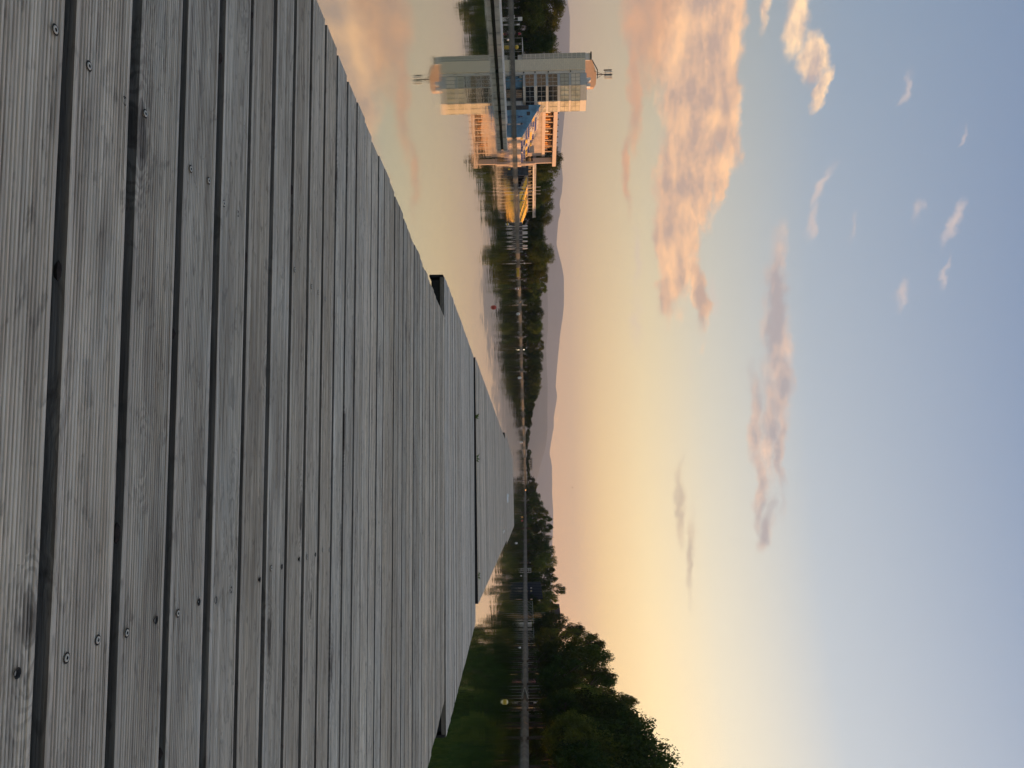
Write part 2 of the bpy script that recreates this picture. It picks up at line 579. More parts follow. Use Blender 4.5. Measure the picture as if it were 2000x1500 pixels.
mat('corrugated_blue', (.014, .020, .032), .55, var=.2)
mat('cabinet_green', (.10, .14, .03), .7)
mat('sprout_green', (.10, .16, .03), .7)
mat('lamp_glow', (.8, .7, .5), .5, emit=(1.0, .82, .55, 3.0))


# ---------------------------------------------------------------- mesh helpers
class MB:
    def __init__(s):
        s.v, s.f, s.mi = [], [], []
        s.cur = 0

    def quad(s, *pts):
        i = len(s.v)
        s.v += [tuple(p) for p in pts]
        s.f.append(tuple(range(i, i + len(pts))))
        s.mi.append(s.cur)

    def box(s, x0, x1, y0, y1, z0, z1):
        i = len(s.v)
        s.v += [(x0, y0, z0), (x1, y0, z0), (x1, y1, z0), (x0, y1, z0), (x0, y0, z1), (x1, y0, z1), (x1, y1, z1), (x0, y1, z1)]
        for q in ((0, 3, 2, 1), (4, 5, 6, 7), (0, 1, 5, 4), (1, 2, 6, 5), (2, 3, 7, 6), (3, 0, 4, 7)):
            s.f.append(tuple(i + k for k in q))
            s.mi.append(s.cur)

    def hexa(s, lo, hi):
        """solid between a lower and an upper ring of points"""
        n = len(lo)
        i = len(s.v)
        s.v += [tuple(p) for p in lo] + [tuple(p) for p in hi]
        s.f.append(tuple(i + k for k in reversed(range(n))))
        s.f.append(tuple(i + n + k for k in range(n)))
        s.mi += [s.cur] * 2
        for k in range(n):
            k2 = (k + 1) % n
            s.f.append((i + k, i + k2, i + n + k2, i + n + k))
            s.mi.append(s.cur)

    def tube(s, a, b, r0, r1=None, n=6):
        r1 = r0 if r1 is None else r1
        a, b = Vector(a), Vector(b)
        d = (b - a)
        if d.length < 1e-6:
            return
        d.normalize()
        q = d.orthogonal().normalized()
        w = d.cross(q)
        lo = [a + (q * math.cos(t) + w * math.sin(t)) * r0 for t in [2 * math.pi * k / n for k in range(n)]]
        hi = [b + (q * math.cos(t) + w * math.sin(t)) * r1 for t in [2 * math.pi * k / n for k in range(n)]]
        s.hexa(lo, hi)

    def lathe(s, prof, n=12, o=(0, 0, 0)):
        i = len(s.v)
        for (r, z) in prof:
            for k in range(n):
                t = 2 * math.pi * k / n
                s.v.append((o[0] + r * math.cos(t), o[1] + r * math.sin(t), o[2] + z))
        for j in range(len(prof) - 1):
            for k in range(n):
                k2 = (k + 1) % n
                s.f.append((i + j * n + k, i + j * n + k2, i + (j + 1) * n + k2, i + (j + 1) * n + k))
                s.mi.append(s.cur)

    def mesh(s, name, mats, smooth=False):
        me = bpy.data.meshes.new(name)
        me.from_pydata(s.v, [], s.f)
        for mm in (mats if isinstance(mats, (list, tuple)) else [mats]):
            me.materials.append(MATS[mm])
        me.polygons.foreach_set('material_index', s.mi)
        if smooth:
            me.polygons.foreach_set('use_smooth', [True] * len(s.f))
        me.update()
        return me

    def build(s, name, mats, parent=None, loc=None, rotz=0, smooth=False):
        return obj(name, s.mesh(name, mats, smooth), parent, loc, rotz)


def obj(name, me, parent=None, loc=None, rotz=0):
    o = bpy.data.objects.new(name, me)
    COL.objects.link(o)
    if parent is not None:
        o.parent = parent
    if loc is not None:
        o.location = loc
    if rotz:
        o.rotation_euler = (0, 0, rotz)
    return o


def tag(o, label, cat, group=None, kind=None):
    o['label'] = label
    if cat:
        o['category'] = cat
    if group:
        o['group'] = group
    if kind:
        o['kind'] = kind
    return o


def thing(name, label, cat, loc=(0, 0, 0), rotz=0, group=None):
    return tag(obj(name, None, None, loc, rotz), label, cat, group)


def structure(o, label=None):
    o['kind'] = 'structure'
    if label:
        o['label'] = label
    return o


def copy_tree(root, loc, rotz=0, scale=None, label=None, group=None):
    c = root.copy()
    COL.objects.link(c)
    c.location = loc
    c.rotation_euler = (0, 0, rotz)
    if scale:
        c.scale = scale
    if label:
        c['label'] = label
    if group:
        c['group'] = group
    for ch in list(root.children):
        k = ch.copy()
        COL.objects.link(k)
        k.parent = c
        for gch in list(ch.children):
            q = gch.copy()
            COL.objects.link(q)
            q.parent = k
    return c


# ---------------------------------------------------------------- ground, canal, hills
GZ = 0.60                                                   # height of the banks above the water
LEFT = [(-330, 60), (-190, 118), (-96, 169), (-73, 175), (-57, 180), (-55, 196), (-52, 214), (-43, 233), (-31, 296), (8, 362), (47, 478)]
RIGHT = [(70, 505), (66, 384), (64, 213), (57, 130), (53, 104), (50, 60), (50, -60)]
W_L, W_R, W_F = 10400, 4150, 15900


def build_ground():
    canal = LEFT + RIGHT + [(-330, -60)]
    b = MB()
    # water sheet
    b.quad(*[(x, y, 0.0) for x, y in reversed(canal)])
    wo = b.build('water', 'water')
    structure(wo)
    # banks: one sheet round the canal
    g = MB()
    n = len(LEFT)
    for i in range(n - 1):
        (x0, y0), (x1, y1) = LEFT[i], LEFT[i + 1]
        g.quad((x0 - .9, y0 + .9, GZ), (x1 - .9, y1 + .9, GZ), (-W_L, y1 + (600 if i == n - 2 else 0) + .9, GZ), (-W_L, y0 + .9, GZ))
    g.quad((-330, 61, GZ), (-W_L, 61, GZ), (-W_L, -300, GZ), (-330, -300, GZ))
    for i in range(len(RIGHT) - 1):
        (x0, y0), (x1, y1) = RIGHT[i], RIGHT[i + 1]
        g.quad((x0 + .9, y0 + (.9 if i == 0 else 0), GZ), (W_R, y0 + .9 * (i == 0), GZ), (W_R, y1, GZ), (x1 + .9, y1, GZ))
    g.quad((-330, -61, GZ), (-330, -300, GZ), (W_R, -300, GZ), (W_R, -60, GZ))
    # far end of the canal out to the hills
    g.quad((LEFT[-1][0] - .9, LEFT[-1][1] + .9, GZ), (RIGHT[0][0] + .9, RIGHT[0][1] + .9, GZ), (W_R, RIGHT[0][1] + .9, GZ), (W_R, W_F, GZ),
           (-W_L, W_F, GZ), (-W_L, LEFT[-1][1] + 600.9, GZ))
    structure(g.build('ground', 'grass_ground'))
    # sloping concrete quay edges with a coping
    for name, pl, sgn in (('quay_left', LEFT, -1), ('quay_right', RIGHT, 1), ('quay_far', [LEFT[-1], RIGHT[0]], 0)):
        q = MB()
        for i in range(len(pl) - 1):
            a, c = Vector(pl[i] + (0,)), Vector(pl[i + 1] + (0,))
            t = (c - a).normalized()
            nrm = Vector((-t.y, t.x, 0))                     # landward
            a0, c0 = a + Vector((0, 0, -.4)), c + Vector((0, 0, -.4))
            up = Vector((0, 0, GZ + .05))
            q.quad(a0, c0, c + nrm * .75 + up, a + nrm * .75 + up)
            q.quad(a + nrm * .75 + up, c + nrm * .75 + up, c + nrm * 1.6 + up, a + nrm * 1.6 + up)
        structure(q.build(name, 'quay_concrete'))
        q = MB()
        for i in range(len(pl) - 1):
            a, c = Vector(pl[i] + (GZ + .012,)), Vector(pl[i + 1] + (GZ + .012,))
            t = (c - a).normalized()
            nrm = Vector((-t.y, t.x, 0))
            q.quad(a + nrm * 1.7, c + nrm * 1.7, c + nrm * 5.2, a + nrm * 5.2)
        if sgn:
            structure(q.build('path_left' if sgn < 0 else 'path_right', 'path'))


build_ground()


def ridge(name, pts, d, m_, seed, back):
    """a chain of hills: a real slope from its foot up to a crest line and down behind"""
    rr = np.random.default_rng(seed)
    ys = [p[0] for p in pts]
    xs = [p[1] for p in pts]
    N = 260
    Y = np.linspace(ys[0], ys[-1], N)
    X = np.interp(Y, ys, xs)
    rough = np.zeros(N)
    for k in range(1, 7):
        ph = rr.uniform(0, 6.28)
        rough += np.sin(Y * 0.011 * 1.9 ** k + ph) * (0.55 / 1.55 ** k)
    b = MB()
    rows = [(-back, 0.0), (-back * .6, .30), (-back * .3, .62), (-back * .1, .9), (0, 1.0), (back * .4, .75), (back, 0.0)]
    for (off, k) in rows:
        for j in range(N):
            c = at(X[j] + rough[j], Y[j], d)
            h = (c.z - GZ)
            w = 0 if k in (0.0, 1.0) else math.sin(j * .21 + off * .01) * .05 + math.sin(j * .53 + off) * .03
            b.v.append((c.x * (1 + off / d * .3), d + off + 150 * math.sin(j * .07) * (k > 0), GZ - .5 + h * (k + w * k)))
    for i in range(len(rows) - 1):
        for j in range(N - 1):
            a = i * N + j
            b.f.append((a, a + 1, a + N + 1, a + N))
            b.mi.append(0)
    return structure(b.build(name, m_, smooth=True))


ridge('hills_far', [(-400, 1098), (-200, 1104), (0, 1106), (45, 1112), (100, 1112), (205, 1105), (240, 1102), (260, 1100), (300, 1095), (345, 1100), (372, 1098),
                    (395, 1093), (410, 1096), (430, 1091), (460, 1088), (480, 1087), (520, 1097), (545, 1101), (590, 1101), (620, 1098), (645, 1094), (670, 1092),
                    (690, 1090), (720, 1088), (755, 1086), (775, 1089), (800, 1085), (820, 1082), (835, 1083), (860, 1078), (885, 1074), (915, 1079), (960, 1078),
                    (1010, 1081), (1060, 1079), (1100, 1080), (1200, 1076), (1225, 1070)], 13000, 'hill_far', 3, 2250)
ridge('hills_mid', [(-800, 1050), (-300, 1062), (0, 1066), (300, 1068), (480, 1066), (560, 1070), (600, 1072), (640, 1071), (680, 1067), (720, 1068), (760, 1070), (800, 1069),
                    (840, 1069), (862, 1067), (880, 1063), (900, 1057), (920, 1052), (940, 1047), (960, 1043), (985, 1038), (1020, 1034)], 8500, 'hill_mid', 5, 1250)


# ---------------------------------------------------------------- floating deck
PITCH_W = 0.165          # board + gap
BW = 0.136               # board width
BT = 0.042               # board thickness


def ribbed_plank(seed, L):
    """decking board with planed ribs, worn unevenly along its length"""
    rr = np.random.default_rng(seed)
    n, marg = 17, 0.0085
    pitch = (BW - 2 * marg) / n
    prof = [(-BW / 2, -BT, 0), (-BW / 2, -.0012, 0), (-BW / 2 + .0014, 0, 0), (-BW / 2 + marg, 0, 0)]
    for k in range(n):
        y0 = -BW / 2 + marg + k * pitch
        prof += [(y0 + pitch * .10, -.0056, 1), (y0 + pitch * .36, -.0056, 1), (y0 + pitch * .50, -.0002, 2), (y0 + pitch * .96, -.0002, 2)]
    prof += [(BW / 2 - marg, 0, 0), (BW / 2 - .0014, 0, 0), (BW / 2, -.0012, 0), (BW / 2, -BT, 0)]
    S = 34
    xs = np.linspace(-L / 2, L / 2, S)
    P = len(prof)
    wob = np.zeros((S, P))
    for k in range(4):
        fr = rr.uniform(.8, 5)
        wob += np.sin(xs[:, None] * fr + rr.uniform(0, 6.28) + np.arange(P)[None, :] * rr.uniform(-.05, .05)) * .0007
    wear = rr.uniform(0, 1, (S, P))
    wear = (wear + np.roll(wear, 1, 0) + np.roll(wear, 2, 0)) / 3
    edge = np.cumsum(rr.normal(0, .0005, S))
    edge -= np.linspace(edge[0], edge[-1], S)
    b = MB()
    for i in range(S):
        for j, (y, z, typ) in enumerate(prof):
            dz = 0
            if typ == 1:
                dz = (wear[i, j] - .3) * .0017
            elif typ == 2:
                dz = -wear[i, j] * .0013
            dy = wob[i, j] if typ else (edge[i] if z > -BT / 2 else 0)
            b.v.append((xs[i], y + dy, z + dz))
    for i in range(S - 1):
        for j in range(P - 1):
            a = i * P + j
            b.f.append((a, a + P, a + P + 1, a + 1))
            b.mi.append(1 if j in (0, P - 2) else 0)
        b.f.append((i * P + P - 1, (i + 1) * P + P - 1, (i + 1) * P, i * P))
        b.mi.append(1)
    b.f.append(tuple(range(P)))
    b.f.append(tuple((S - 1) * P + k for k in reversed(range(P))))
    b.mi += [0, 0]
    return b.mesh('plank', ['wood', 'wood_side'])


def plain_plank(L, w=BW):
    b = MB()
    c = .0012
    prof = [(-w / 2, -BT), (-w / 2, -c), (-w / 2 + c, 0), (w / 2 - c, 0), (w / 2, -c), (w / 2, -BT)]
    P = len(prof)
    for x in (-L / 2, L / 2):
        b.v += [(x, y, z) for y, z in prof]
    for j in range(P):
        k = (j + 1) % P
        b.f.append((j, P + j, P + k, k))
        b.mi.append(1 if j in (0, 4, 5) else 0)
    b.f += [tuple(range(P)), tuple(P + k for k in reversed(range(P)))]
    b.mi += [0, 0]
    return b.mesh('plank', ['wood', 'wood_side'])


class Deck:
    """plane of one deck section: origin, T across (to the right), L along, N up"""
    def __init__(s, vpL, vpT, point):
        l = ray(*vpL).normalized()
        t = -(ray(*vpT).normalized())
        s.N = t.cross(l).normalized()
        if s.N.z < 0:
            s.N = -s.N
        s.T = t.normalized()
        s.L = s.N.cross(s.T).normalized()
        s.skew = l.dot(s.T) / l.dot(s.L)
        s.O = point
        s.M = Matrix(((s.T.x, s.L.x, s.N.x, s.O.x), (s.T.y, s.L.y, s.N.y, s.O.y), (s.T.z, s.L.z, s.N.z, s.O.z), (0, 0, 0, 1)))

    def hit(s, px, py):
        v = ray(px, py)
        return CAM + v * ((s.O - CAM).dot(s.N) / v.dot(s.N))

    def local(s, px, py):
        p = s.hit(px, py) - s.O
        return p.dot(s.T), p.dot(s.L)


# -- nearest section
tmp = Deck((984, 910), (886, -16550), CAM)
D1 = Deck((984, 910), (886, -16550), CAM - tmp.N * 0.531)
sec1 = tag(obj('dock_section', None), 'nearest wooden deck section with grooved grey boards', 'dock', 'sections of the floating wooden dock')
sec1.matrix_world = D1.M
xl = D1.local(760, 352)[0] - D1.local(760, 352)[1] * D1.skew
xr = D1.local(848, 1449)[0] - D1.local(848, 1449)[1] * D1.skew
s_gap = D1.local(107, 750)[1]
s_end = D1.local(869.5, 990)[1]
L1 = xr - xl
xm = (xl + xr) / 2
meshes1 = [ribbed_plank(100 + k, L1) for k in range(5)]
planks1 = []
i0 = -int((s_gap + 0.25) / PITCH_W) - 1
i = i0
while s_gap + (i + 1) * PITCH_W < s_end + .02:
    sc_ = s_gap + (i + .5) * PITCH_W
    o = obj('plank', meshes1[i % 5], sec1)
    jit = random.Random(i * 13 + 5)
    o.location = (xm + sc_ * D1.skew + jit.uniform(-.012, .012), sc_ + jit.uniform(-.003, .003), jit.uniform(-.0015, .0015))
    o.rotation_euler = (jit.uniform(-.006, .006), 0, jit.uniform(-.0008, .0008) + (math.pi if i % 2 else 0))
    planks1.append((sc_, o))
    i += 1
S_END1 = s_gap + i * PITCH_W

b = MB()
b.cur = 0
b.lathe([(.0062, -.002), (.0062, .0012), (.0048, .0018), (.0030, .0014)], 12)
b.cur = 1
b.lathe([(.0030, .0014), (.0026, -.004), (0.0, -.004)], 12)
b.lathe([(.0092, .0002), (.0062, .0004)], 12)
screw_me = b.mesh('screw', ['screw_steel', 'screw_dark'])
b = MB()
b.lathe([(.0085, .0003), (.0060, -.0005), (.0035, -.0035), (.0, -.005)], 10)
sunk_me = b.mesh('screw', ['screw_dark'])


def add_screw(px, py, sunk=False):
    lx, ly = D1.local(px, py)
    put_screw(lx, ly, sunk)


def put_screw(lx, ly, sunk=False):
    s0, pl = min(planks1, key=lambda q: abs(q[0] - ly))
    ly = max(min(ly, s0 + BW / 2 - .012), s0 - BW / 2 + .012)
    q = obj('screw', sunk_me if sunk else screw_me, pl)
    bpy.context.view_layer.update() if False else None
    mm = Matrix.LocRotScale(pl.location, pl.rotation_euler, None).inverted()
    q.location = mm @ Vector((lx, ly, .0006))
    q.scale = (.78, .78, .78)


for (px, py, k) in [(107, 58, 0), (173, 129, 0), (243, 197, 1), (283, 222, 0), (372, 330, 0), (407, 353, 0), (436, 397, 0), (464, 417, 1), (33, 1315, 1), (129, 1285, 0),
                    (190, 1250, 0), (247, 1236, 0), (304, 1211, 1), (347, 1198, 0), (388, 1176, 1), (421, 1172, 1), (451, 1152, 1), (507, 1132, 1), (529, 1110, 0),
                    (550, 1107, 1), (584, 1092, 1), (599, 1088, 0), (616, 1083, 1), (630, 1074, 0), (643, 1074, 0), (740, 1020, 0), (752, 1020, 0), (575, 527, 0), (608, 560, 0), (621, 571, 0),
                    (635, 584, 0)]:
    add_screw(px, py, bool(k))
j1 = np.mean([D1.local(129, 1285)[0], D1.local(347, 1198)[0]])
j0 = np.mean([D1.local(107, 58)[0], D1.local(407, 353)[0]])
jit = random.Random(3)
# broken knots on board edges
b = MB()
b.lathe([(.0, .012), (.010, .009), (.016, .0), (.010, -.012), (.0, -.016)], 8)
knot_me = b.mesh('knot', 'knot_wood')
for (px, py) in [(345, 650), (318, 1478), (126, 527), (497, 28), (437, 110), (480, 497), (653, 672), (237, 1042), (560, 352)]:
    lx, ly = D1.local(px, py)
    s0, pl = min(planks1, key=lambda q: abs(q[0] - BW / 2 - ly))
    q = obj('knot', knot_me, pl)
    mm = Matrix.LocRotScale(pl.location, pl.rotation_euler, None).inverted()
    q.location = mm @ Vector((lx, s0 - BW / 2 + .001, -.010))
    q.scale = (jit.uniform(.7, 1.1), .30, jit.uniform(.4, .7))
# frame and floats below
for jx in (xl + .12, j0, (j0 + j1) / 2, j1, xr - .12):
    b = MB()
    sk = D1.skew
    lo = [(-.03 + i0 * PITCH_W * sk, -.4, -.19), (.03 + i0 * PITCH_W * sk, -.4, -.19), (.03 + S_END1 * sk, S_END1 - .05, -.19), (-.03 + S_END1 * sk, S_END1 - .05, -.19)]
    b.hexa(lo, [(x, y, -BT - .002) for x, y, z in lo])
    b.build('joist', 'joist_wood', sec1, (jx, 0, 0))
for sx_ in (xl + .55, xr - .55):
    b = MB()
    b.box(-.34, .34, .4, S_END1 - .5, -.62, -.20)
    b.build('float', 'black_rubber_or_shade', sec1, (sx_, 0, 0))

# -- second section
P12 = D1.hit(868.5, 992)
D2 = Deck((1006, 918), (816, -12640), P12 + Vector((0, 0, .004)))
sec2 = tag(obj('dock_section', None), 'second deck section, wider than the nearest one, with black end corners', 'dock', 'sections of the floating wooden dock')
sec2.matrix_world = D2.M
a0 = D2.local(868.5, 540)
a1 = D2.local(870, 1444)
x2l = a0[0]
x2r = a1[0]
e2 = D2.local(927, 950)[1]
n2 = int((e2 - .02) / .150)
L2 = x2r - x2l
p2 = plain_plank(L2, .124)
st2 = (e2 - .02) / n2
for k in range(n2):
    o = obj('plank', p2, sec2)
    q = random.Random(k + 900)
    sy = .02 + (k + .5) * st2
    o.location = ((x2l + x2r) / 2 + sy * D2.skew + q.uniform(-.008, .008), sy, q.uniform(-.002, .002))
    o.rotation_euler = (q.uniform(-.01, .01), 0, math.pi * (k % 2))
b = MB()
b.box(x2l + .03, x2r - .03, .05, .10, -.125, -BT - .003)
b.build('end_beam', 'black_rubber_or_shade', sec2)  # beam coloured black to paint the shade of the cavity under the boards
for xx in (x2l - .012, x2r - .008):
    b = MB()
    sk = D2.skew
    b.hexa([(xx, .02, -.14), (xx + .02, .02, -.14), (xx + .02 + e2 * sk, e2 - .02, -.14), (xx + e2 * sk, e2 - .02, -.14)],
           [(xx, .02, -.012), (xx + .02, .02, -.012), (xx + .02 + e2 * sk, e2 - .02, -.012), (xx + e2 * sk, e2 - .02, -.012)])
    b.build('rubber_or_shade_edge', 'black_rubber_or_shade', sec2)
for xx in (x2l + .55, (x2l + x2r) / 2, x2r - .55):
    b = MB()
    b.box(-.40, .40, .14, e2 - .1, -.70, -.13)
    b.build('float', 'black_rubber_or_shade', sec2, (xx, 0, 0))

# -- third and fourth sections
Q = D2.hit(926, 945)
D3 = Deck((1027, 971), (805, -9430), at(931.5, 945, Q.y + .10))


def far_section(label, c_nl, c_fr, name_extra=None):
    (xa, ya), (xb, yb) = c_nl, c_fr
    e = tag(obj('dock_section', None), label, 'dock', 'sections of the floating wooden dock')
    e.matrix_world = D3.M
    L = xb - xa
    b = MB()
    k = 0
    y = ya
    while y < yb - .1:
        x0 = xa + random.uniform(-.006, .006)
        z = random.uniform(-.0015, .0015)
        b.box(x0, x0 + L, y + .004, y + .134, -BT, z)
        y += .150
        k += 1
    o = b.build('decking', 'wood_far', e)
    o['kind'] = 'stuff'
    b = MB()
    b.box(xa + .01, xb - .01, ya + .04, yb - .04, -.16, -BT - .002)
    b.build('frame', 'joist_wood', e)
    b = MB()
    b.box(xa + .005, xb - .005, ya - .012, ya + .003, -.20, -.006)
    b.build('rubber_or_shade_edge', 'black_rubber_or_shade', e)  # black strip added to paint the shade in the joint between sections
    for xx in (xa + .5, xb - .5):
        b = MB()
        b.box(xx - .38, xx + .38, ya + .3, yb - .3, -.62, -.162)
        b.build('float', 'black_rubber_or_shade', e)
    return e


l3a, l3b = D3.local(930, 688), D3.local(986, 863)
r3a, r3b = D3.local(935, 1179), D3.local(993, 1047)
X3L = (l3a[0] + l3b[0]) / 2
X3R = (r3a[0] + r3b[0]) / 2
Y34 = D3.local(988, 955)[1]
Y4E = D3.local(1003, 962)[1]
far_section('third deck section, level, with a scrap of white paper near its far end', (X3L, 0.0), (X3R, Y34 - .04))
far_section('last and farthest deck section, ending in open water', (D3.local(1002.5, 895)[0], Y34 + .04), (D3.local(1003, 1030)[0], Y4E))


def crumple(name, label, px, py, length, wid, m_, rz):
    lp = D3.local(px, py)
    o = thing(name, label, 'litter')
    o.matrix_world = D3.M @ Matrix.Translation((lp[0], lp[1], .004)) @ Matrix.Rotation(rz, 4, 'Z')
    b = MB()
    rr = random.Random(int(px))
    N = 9
    rows = []
    for i_ in range(N):
        t = i_ / (N - 1) - .5
        rows.append([(t * length, -wid / 2 * rr.uniform(.5, 1.2), rr.uniform(0, .01)), (t * length + rr.uniform(-.02, .02), rr.uniform(-.02, .02), rr.uniform(.03, .08)),
                     (t * length, wid / 2 * rr.uniform(.5, 1.2), rr.uniform(0, .02))])
    for a_, c_ in zip(rows, rows[1:]):
        b.quad(a_[0], c_[0], c_[1], a_[1])
        b.quad(a_[1], c_[1], c_[2], a_[2])
    b.build('sheet', m_, o)


crumple('paper_scrap', 'crumpled white scrap lying on the far deck section', 990, 973, .34, .16, 'white_paint', .1)
crumple('paper_scrap', 'tiny pale scrap near the right edge of the far deck', 982, 1038, .12, .08, 'white_paint', .8)
for (px, py, lab) in [(925, 812, 'small green weed sprouting from the joint between deck sections'), (925, 895, 'thin dry weed in the deck joint near the middle'),
                      (929, 1125, 'wiry dark weed in the deck joint near the right edge')]:
    lp = D2.local(px - 1, py)
    o = thing('weed', lab, 'weed')
    o.matrix_world = D2.M @ Matrix.Translation((lp[0], e2 + .005, -.02))
    b = MB()
    rr = random.Random(py)
    for k in range(16):
        a_ = rr.uniform(0, 6.28)
        h = rr.uniform(.04, .11)
        tip = Vector((math.cos(a_) * .08, math.sin(a_) * .05, h))
        s_ = Vector((-math.sin(a_), math.cos(a_), 0)) * .012
        mid_ = tip * .6 + Vector((0, 0, .02))
        b.quad((0, 0, 0), mid_ - s_, tip, mid_ + s_)
    b.build('leaves', 'sprout_green', o)


# ---------------------------------------------------------------- trees
def crown_mesh(name, seed, n_leaf, kind, m_):
    """leaf-sized faces gathered in clumps through the crown; unit height, base at 0"""
    rr = np.random.default_rng(seed)
    C = []
    K = {'broad': 84, 'tall': 58, 'shrub': 40, 'thin': 46}[kind]
    while len(C) < K:
        v = rr.normal(size=3)
        v /= np.linalg.norm(v)
        r = rr.uniform(.35, 1.0) ** .5
        if kind == 'broad':
            c = np.array([v[0] * .40, v[1] * .40, .60 + v[2] * .36]) * 1.0
            c[:2] *= r
            c[2] = .60 + (c[2] - .60) * r
            cr = rr.uniform(.055, .12)
        elif kind == 'tall':
            h = rr.uniform(.16, .96)
            w = .30 * math.sin(min(1, (h - .08) / .9) * math.pi) ** .6 * rr.uniform(.3, 1.0)
            a = rr.uniform(0, 6.28)
            c = np.array([math.cos(a) * w, math.sin(a) * w, h])
            cr = rr.uniform(.05, .095)
        elif kind == 'thin':
            h = rr.uniform(.30, .97)
            w = .36 * (1 - ((h - .62) / .40) ** 2) ** .5 * rr.uniform(.25, 1.0) if abs(h - .62) < .4 else .05
            a = rr.uniform(0, 6.28)
            c = np.array([math.cos(a) * w, math.sin(a) * w, h])
            cr = rr.uniform(.04, .08)
        else:
            c = np.array([v[0] * .55 * r, v[1] * .55 * r, .42 + v[2] * .42 * r])
            cr = rr.uniform(.10, .19)
        C.append((c, cr))
    # a few shoots breaking the outline
    for k in range(9):
        a = rr.uniform(0, 6.28)
        q = rr.uniform(.05, .28)
        z = {'broad': .93, 'tall': .95, 'shrub': .80, 'thin': .95}[kind] - q * .35 + rr.uniform(0, .07)
        C.append((np.array([math.cos(a) * q, math.sin(a) * q, z]), rr.uniform(.018, .045)))
    wt = np.array([c[1] ** 2 for c in C])
    wt /= wt.sum()
    idx = rr.choice(len(C), n_leaf, p=wt)
    cen = np.array([c[0] for c in C])[idx]
    rad = np.array([c[1] for c in C])[idx]
    d = rr.normal(size=(n_leaf, 3))
    d /= np.linalg.norm(d, axis=1)[:, None]
    rr_ = rad * (0.45 + .75 * rr.uniform(0, 1, n_leaf) ** .7)
    p = cen + d * rr_[:, None]
    p[:, 2] = np.maximum(p[:, 2], .03 if kind == 'shrub' else .08)
    nrm = d * .7 + rr.normal(size=(n_leaf, 3)) * .7 + np.array([0, 0, .35])
    nrm /= np.linalg.norm(nrm, axis=1)[:, None]
    t1 = np.cross(nrm, rr.normal(size=(n_leaf, 3)))
    t1 /= np.linalg.norm(t1, axis=1)[:, None]
    t2 = np.cross(nrm, t1)
    sz = {'broad': .0125, 'tall': .0125, 'shrub': .024, 'thin': .0115}[kind] * rr.uniform(.6, 1.5, n_leaf)
    sz = sz[:, None]
    V = np.empty((n_leaf, 4, 3))
    V[:, 0] = p - t1 * sz
    V[:, 1] = p - t2 * sz * .6
    V[:, 2] = p + t1 * sz * 1.1
    V[:, 3] = p + t2 * sz * .6
    me = bpy.data.meshes.new(name)
    me.vertices.add(n_leaf * 4)
    me.vertices.foreach_set('co', V.ravel())
    me.loops.add(n_leaf * 4)
    me.loops.foreach_set('vertex_index', np.arange(n_leaf * 4, dtype=np.int32))
    me.polygons.add(n_leaf)
    me.polygons.foreach_set('loop_start', np.arange(0, n_leaf * 4, 4, dtype=np.int32))
    me.materials.append(MATS[m_])
    me.update(calc_edges=True)
    me.validate()
    return me


def trunk_mesh(seed, kind):
    rr = random.Random(seed)
    b = MB()
    if kind == 'shrub':
        for k in range(6):
            a = rr.uniform(0, 6.28)
            b.tube((0, 0, -.02), (math.cos(a) * .25, math.sin(a) * .25, .5), .02, .006, 5)
        return b.mesh('trunk', 'bark')
    p = Vector((0, 0, -.02))
    r = .026
    spine = [p]
    for k in range(6):
        q = p + Vector((rr.uniform(-.02, .02), rr.uniform(-.02, .02), .14))
        b.tube(p, q, r, r * .8, 7)
        p = q
        r *= .8
        spine.append(p)
    for k in range(9):
        s_ = spine[rr.randint(2, 5)]
        a = rr.uniform(0, 6.28)
        l = rr.uniform(.16, .30)
        e = s_ + Vector((math.cos(a) * l, math.sin(a) * l, rr.uniform(.06, .2)))
        b.tube(s_, e, .011, .006, 5)
        e2_ = e + Vector((rr.uniform(-.08, .08), rr.uniform(-.08, .08), .08))
        b.tube(e, e2_, .006, .003, 4)
    return b.mesh('trunk', 'bark')


PROTO = {}
for nm, kinds in (('broad', 4), ('tall', 3), ('thin', 2), ('shrub', 3)):
    for k in range(kinds):
        for m_ in ('leaf_dark', 'leaf_olive'):
            key = (nm, k, m_)
            PROTO[key] = None
_tr = {}


def tree_parts(nm, k, m_):
    key = (nm, k, m_)
    if PROTO.get(key) is None:
        n = {'broad': 13500, 'tall': 9500, 'thin': 7000, 'shrub': 3600}[nm]
        sd = {'broad': 10, 'tall': 30, 'thin': 50, 'shrub': 70}[nm] + k
        base = next((PROTO[(nm, k, q)] for q in ('leaf_dark', 'leaf_olive') if PROTO.get((nm, k, q))), None)
        if base:
            cm = base[0].copy()
            cm.materials.clear()
            cm.materials.append(MATS[m_])
            PROTO[key] = (cm, base[1])
        else:
            PROTO[key] = (crown_mesh('crown', sd, n, nm, m_), trunk_mesh(sd, nm))
    return PROTO[key]


ORD = ['first', 'second', 'third', 'fourth', 'fifth', 'sixth', 'seventh', 'eighth', 'ninth', 'tenth', 'eleventh', 'twelfth', 'thirteenth', 'fourteenth', 'fifteenth', 'sixteenth',
       'seventeenth', 'eighteenth', 'nineteenth', 'twentieth', 'twenty-first', 'twenty-second', 'twenty-third', 'twenty-fourth', 'twenty-fifth', 'twenty-sixth']
COUNT = {}


def ordinal(text):
    """fills '#' with the next count word for that text"""
    if '#' not in text:
        return text
    COUNT[text] = COUNT.get(text, -1) + 1
    return text.replace('#', ORD[COUNT[text]])


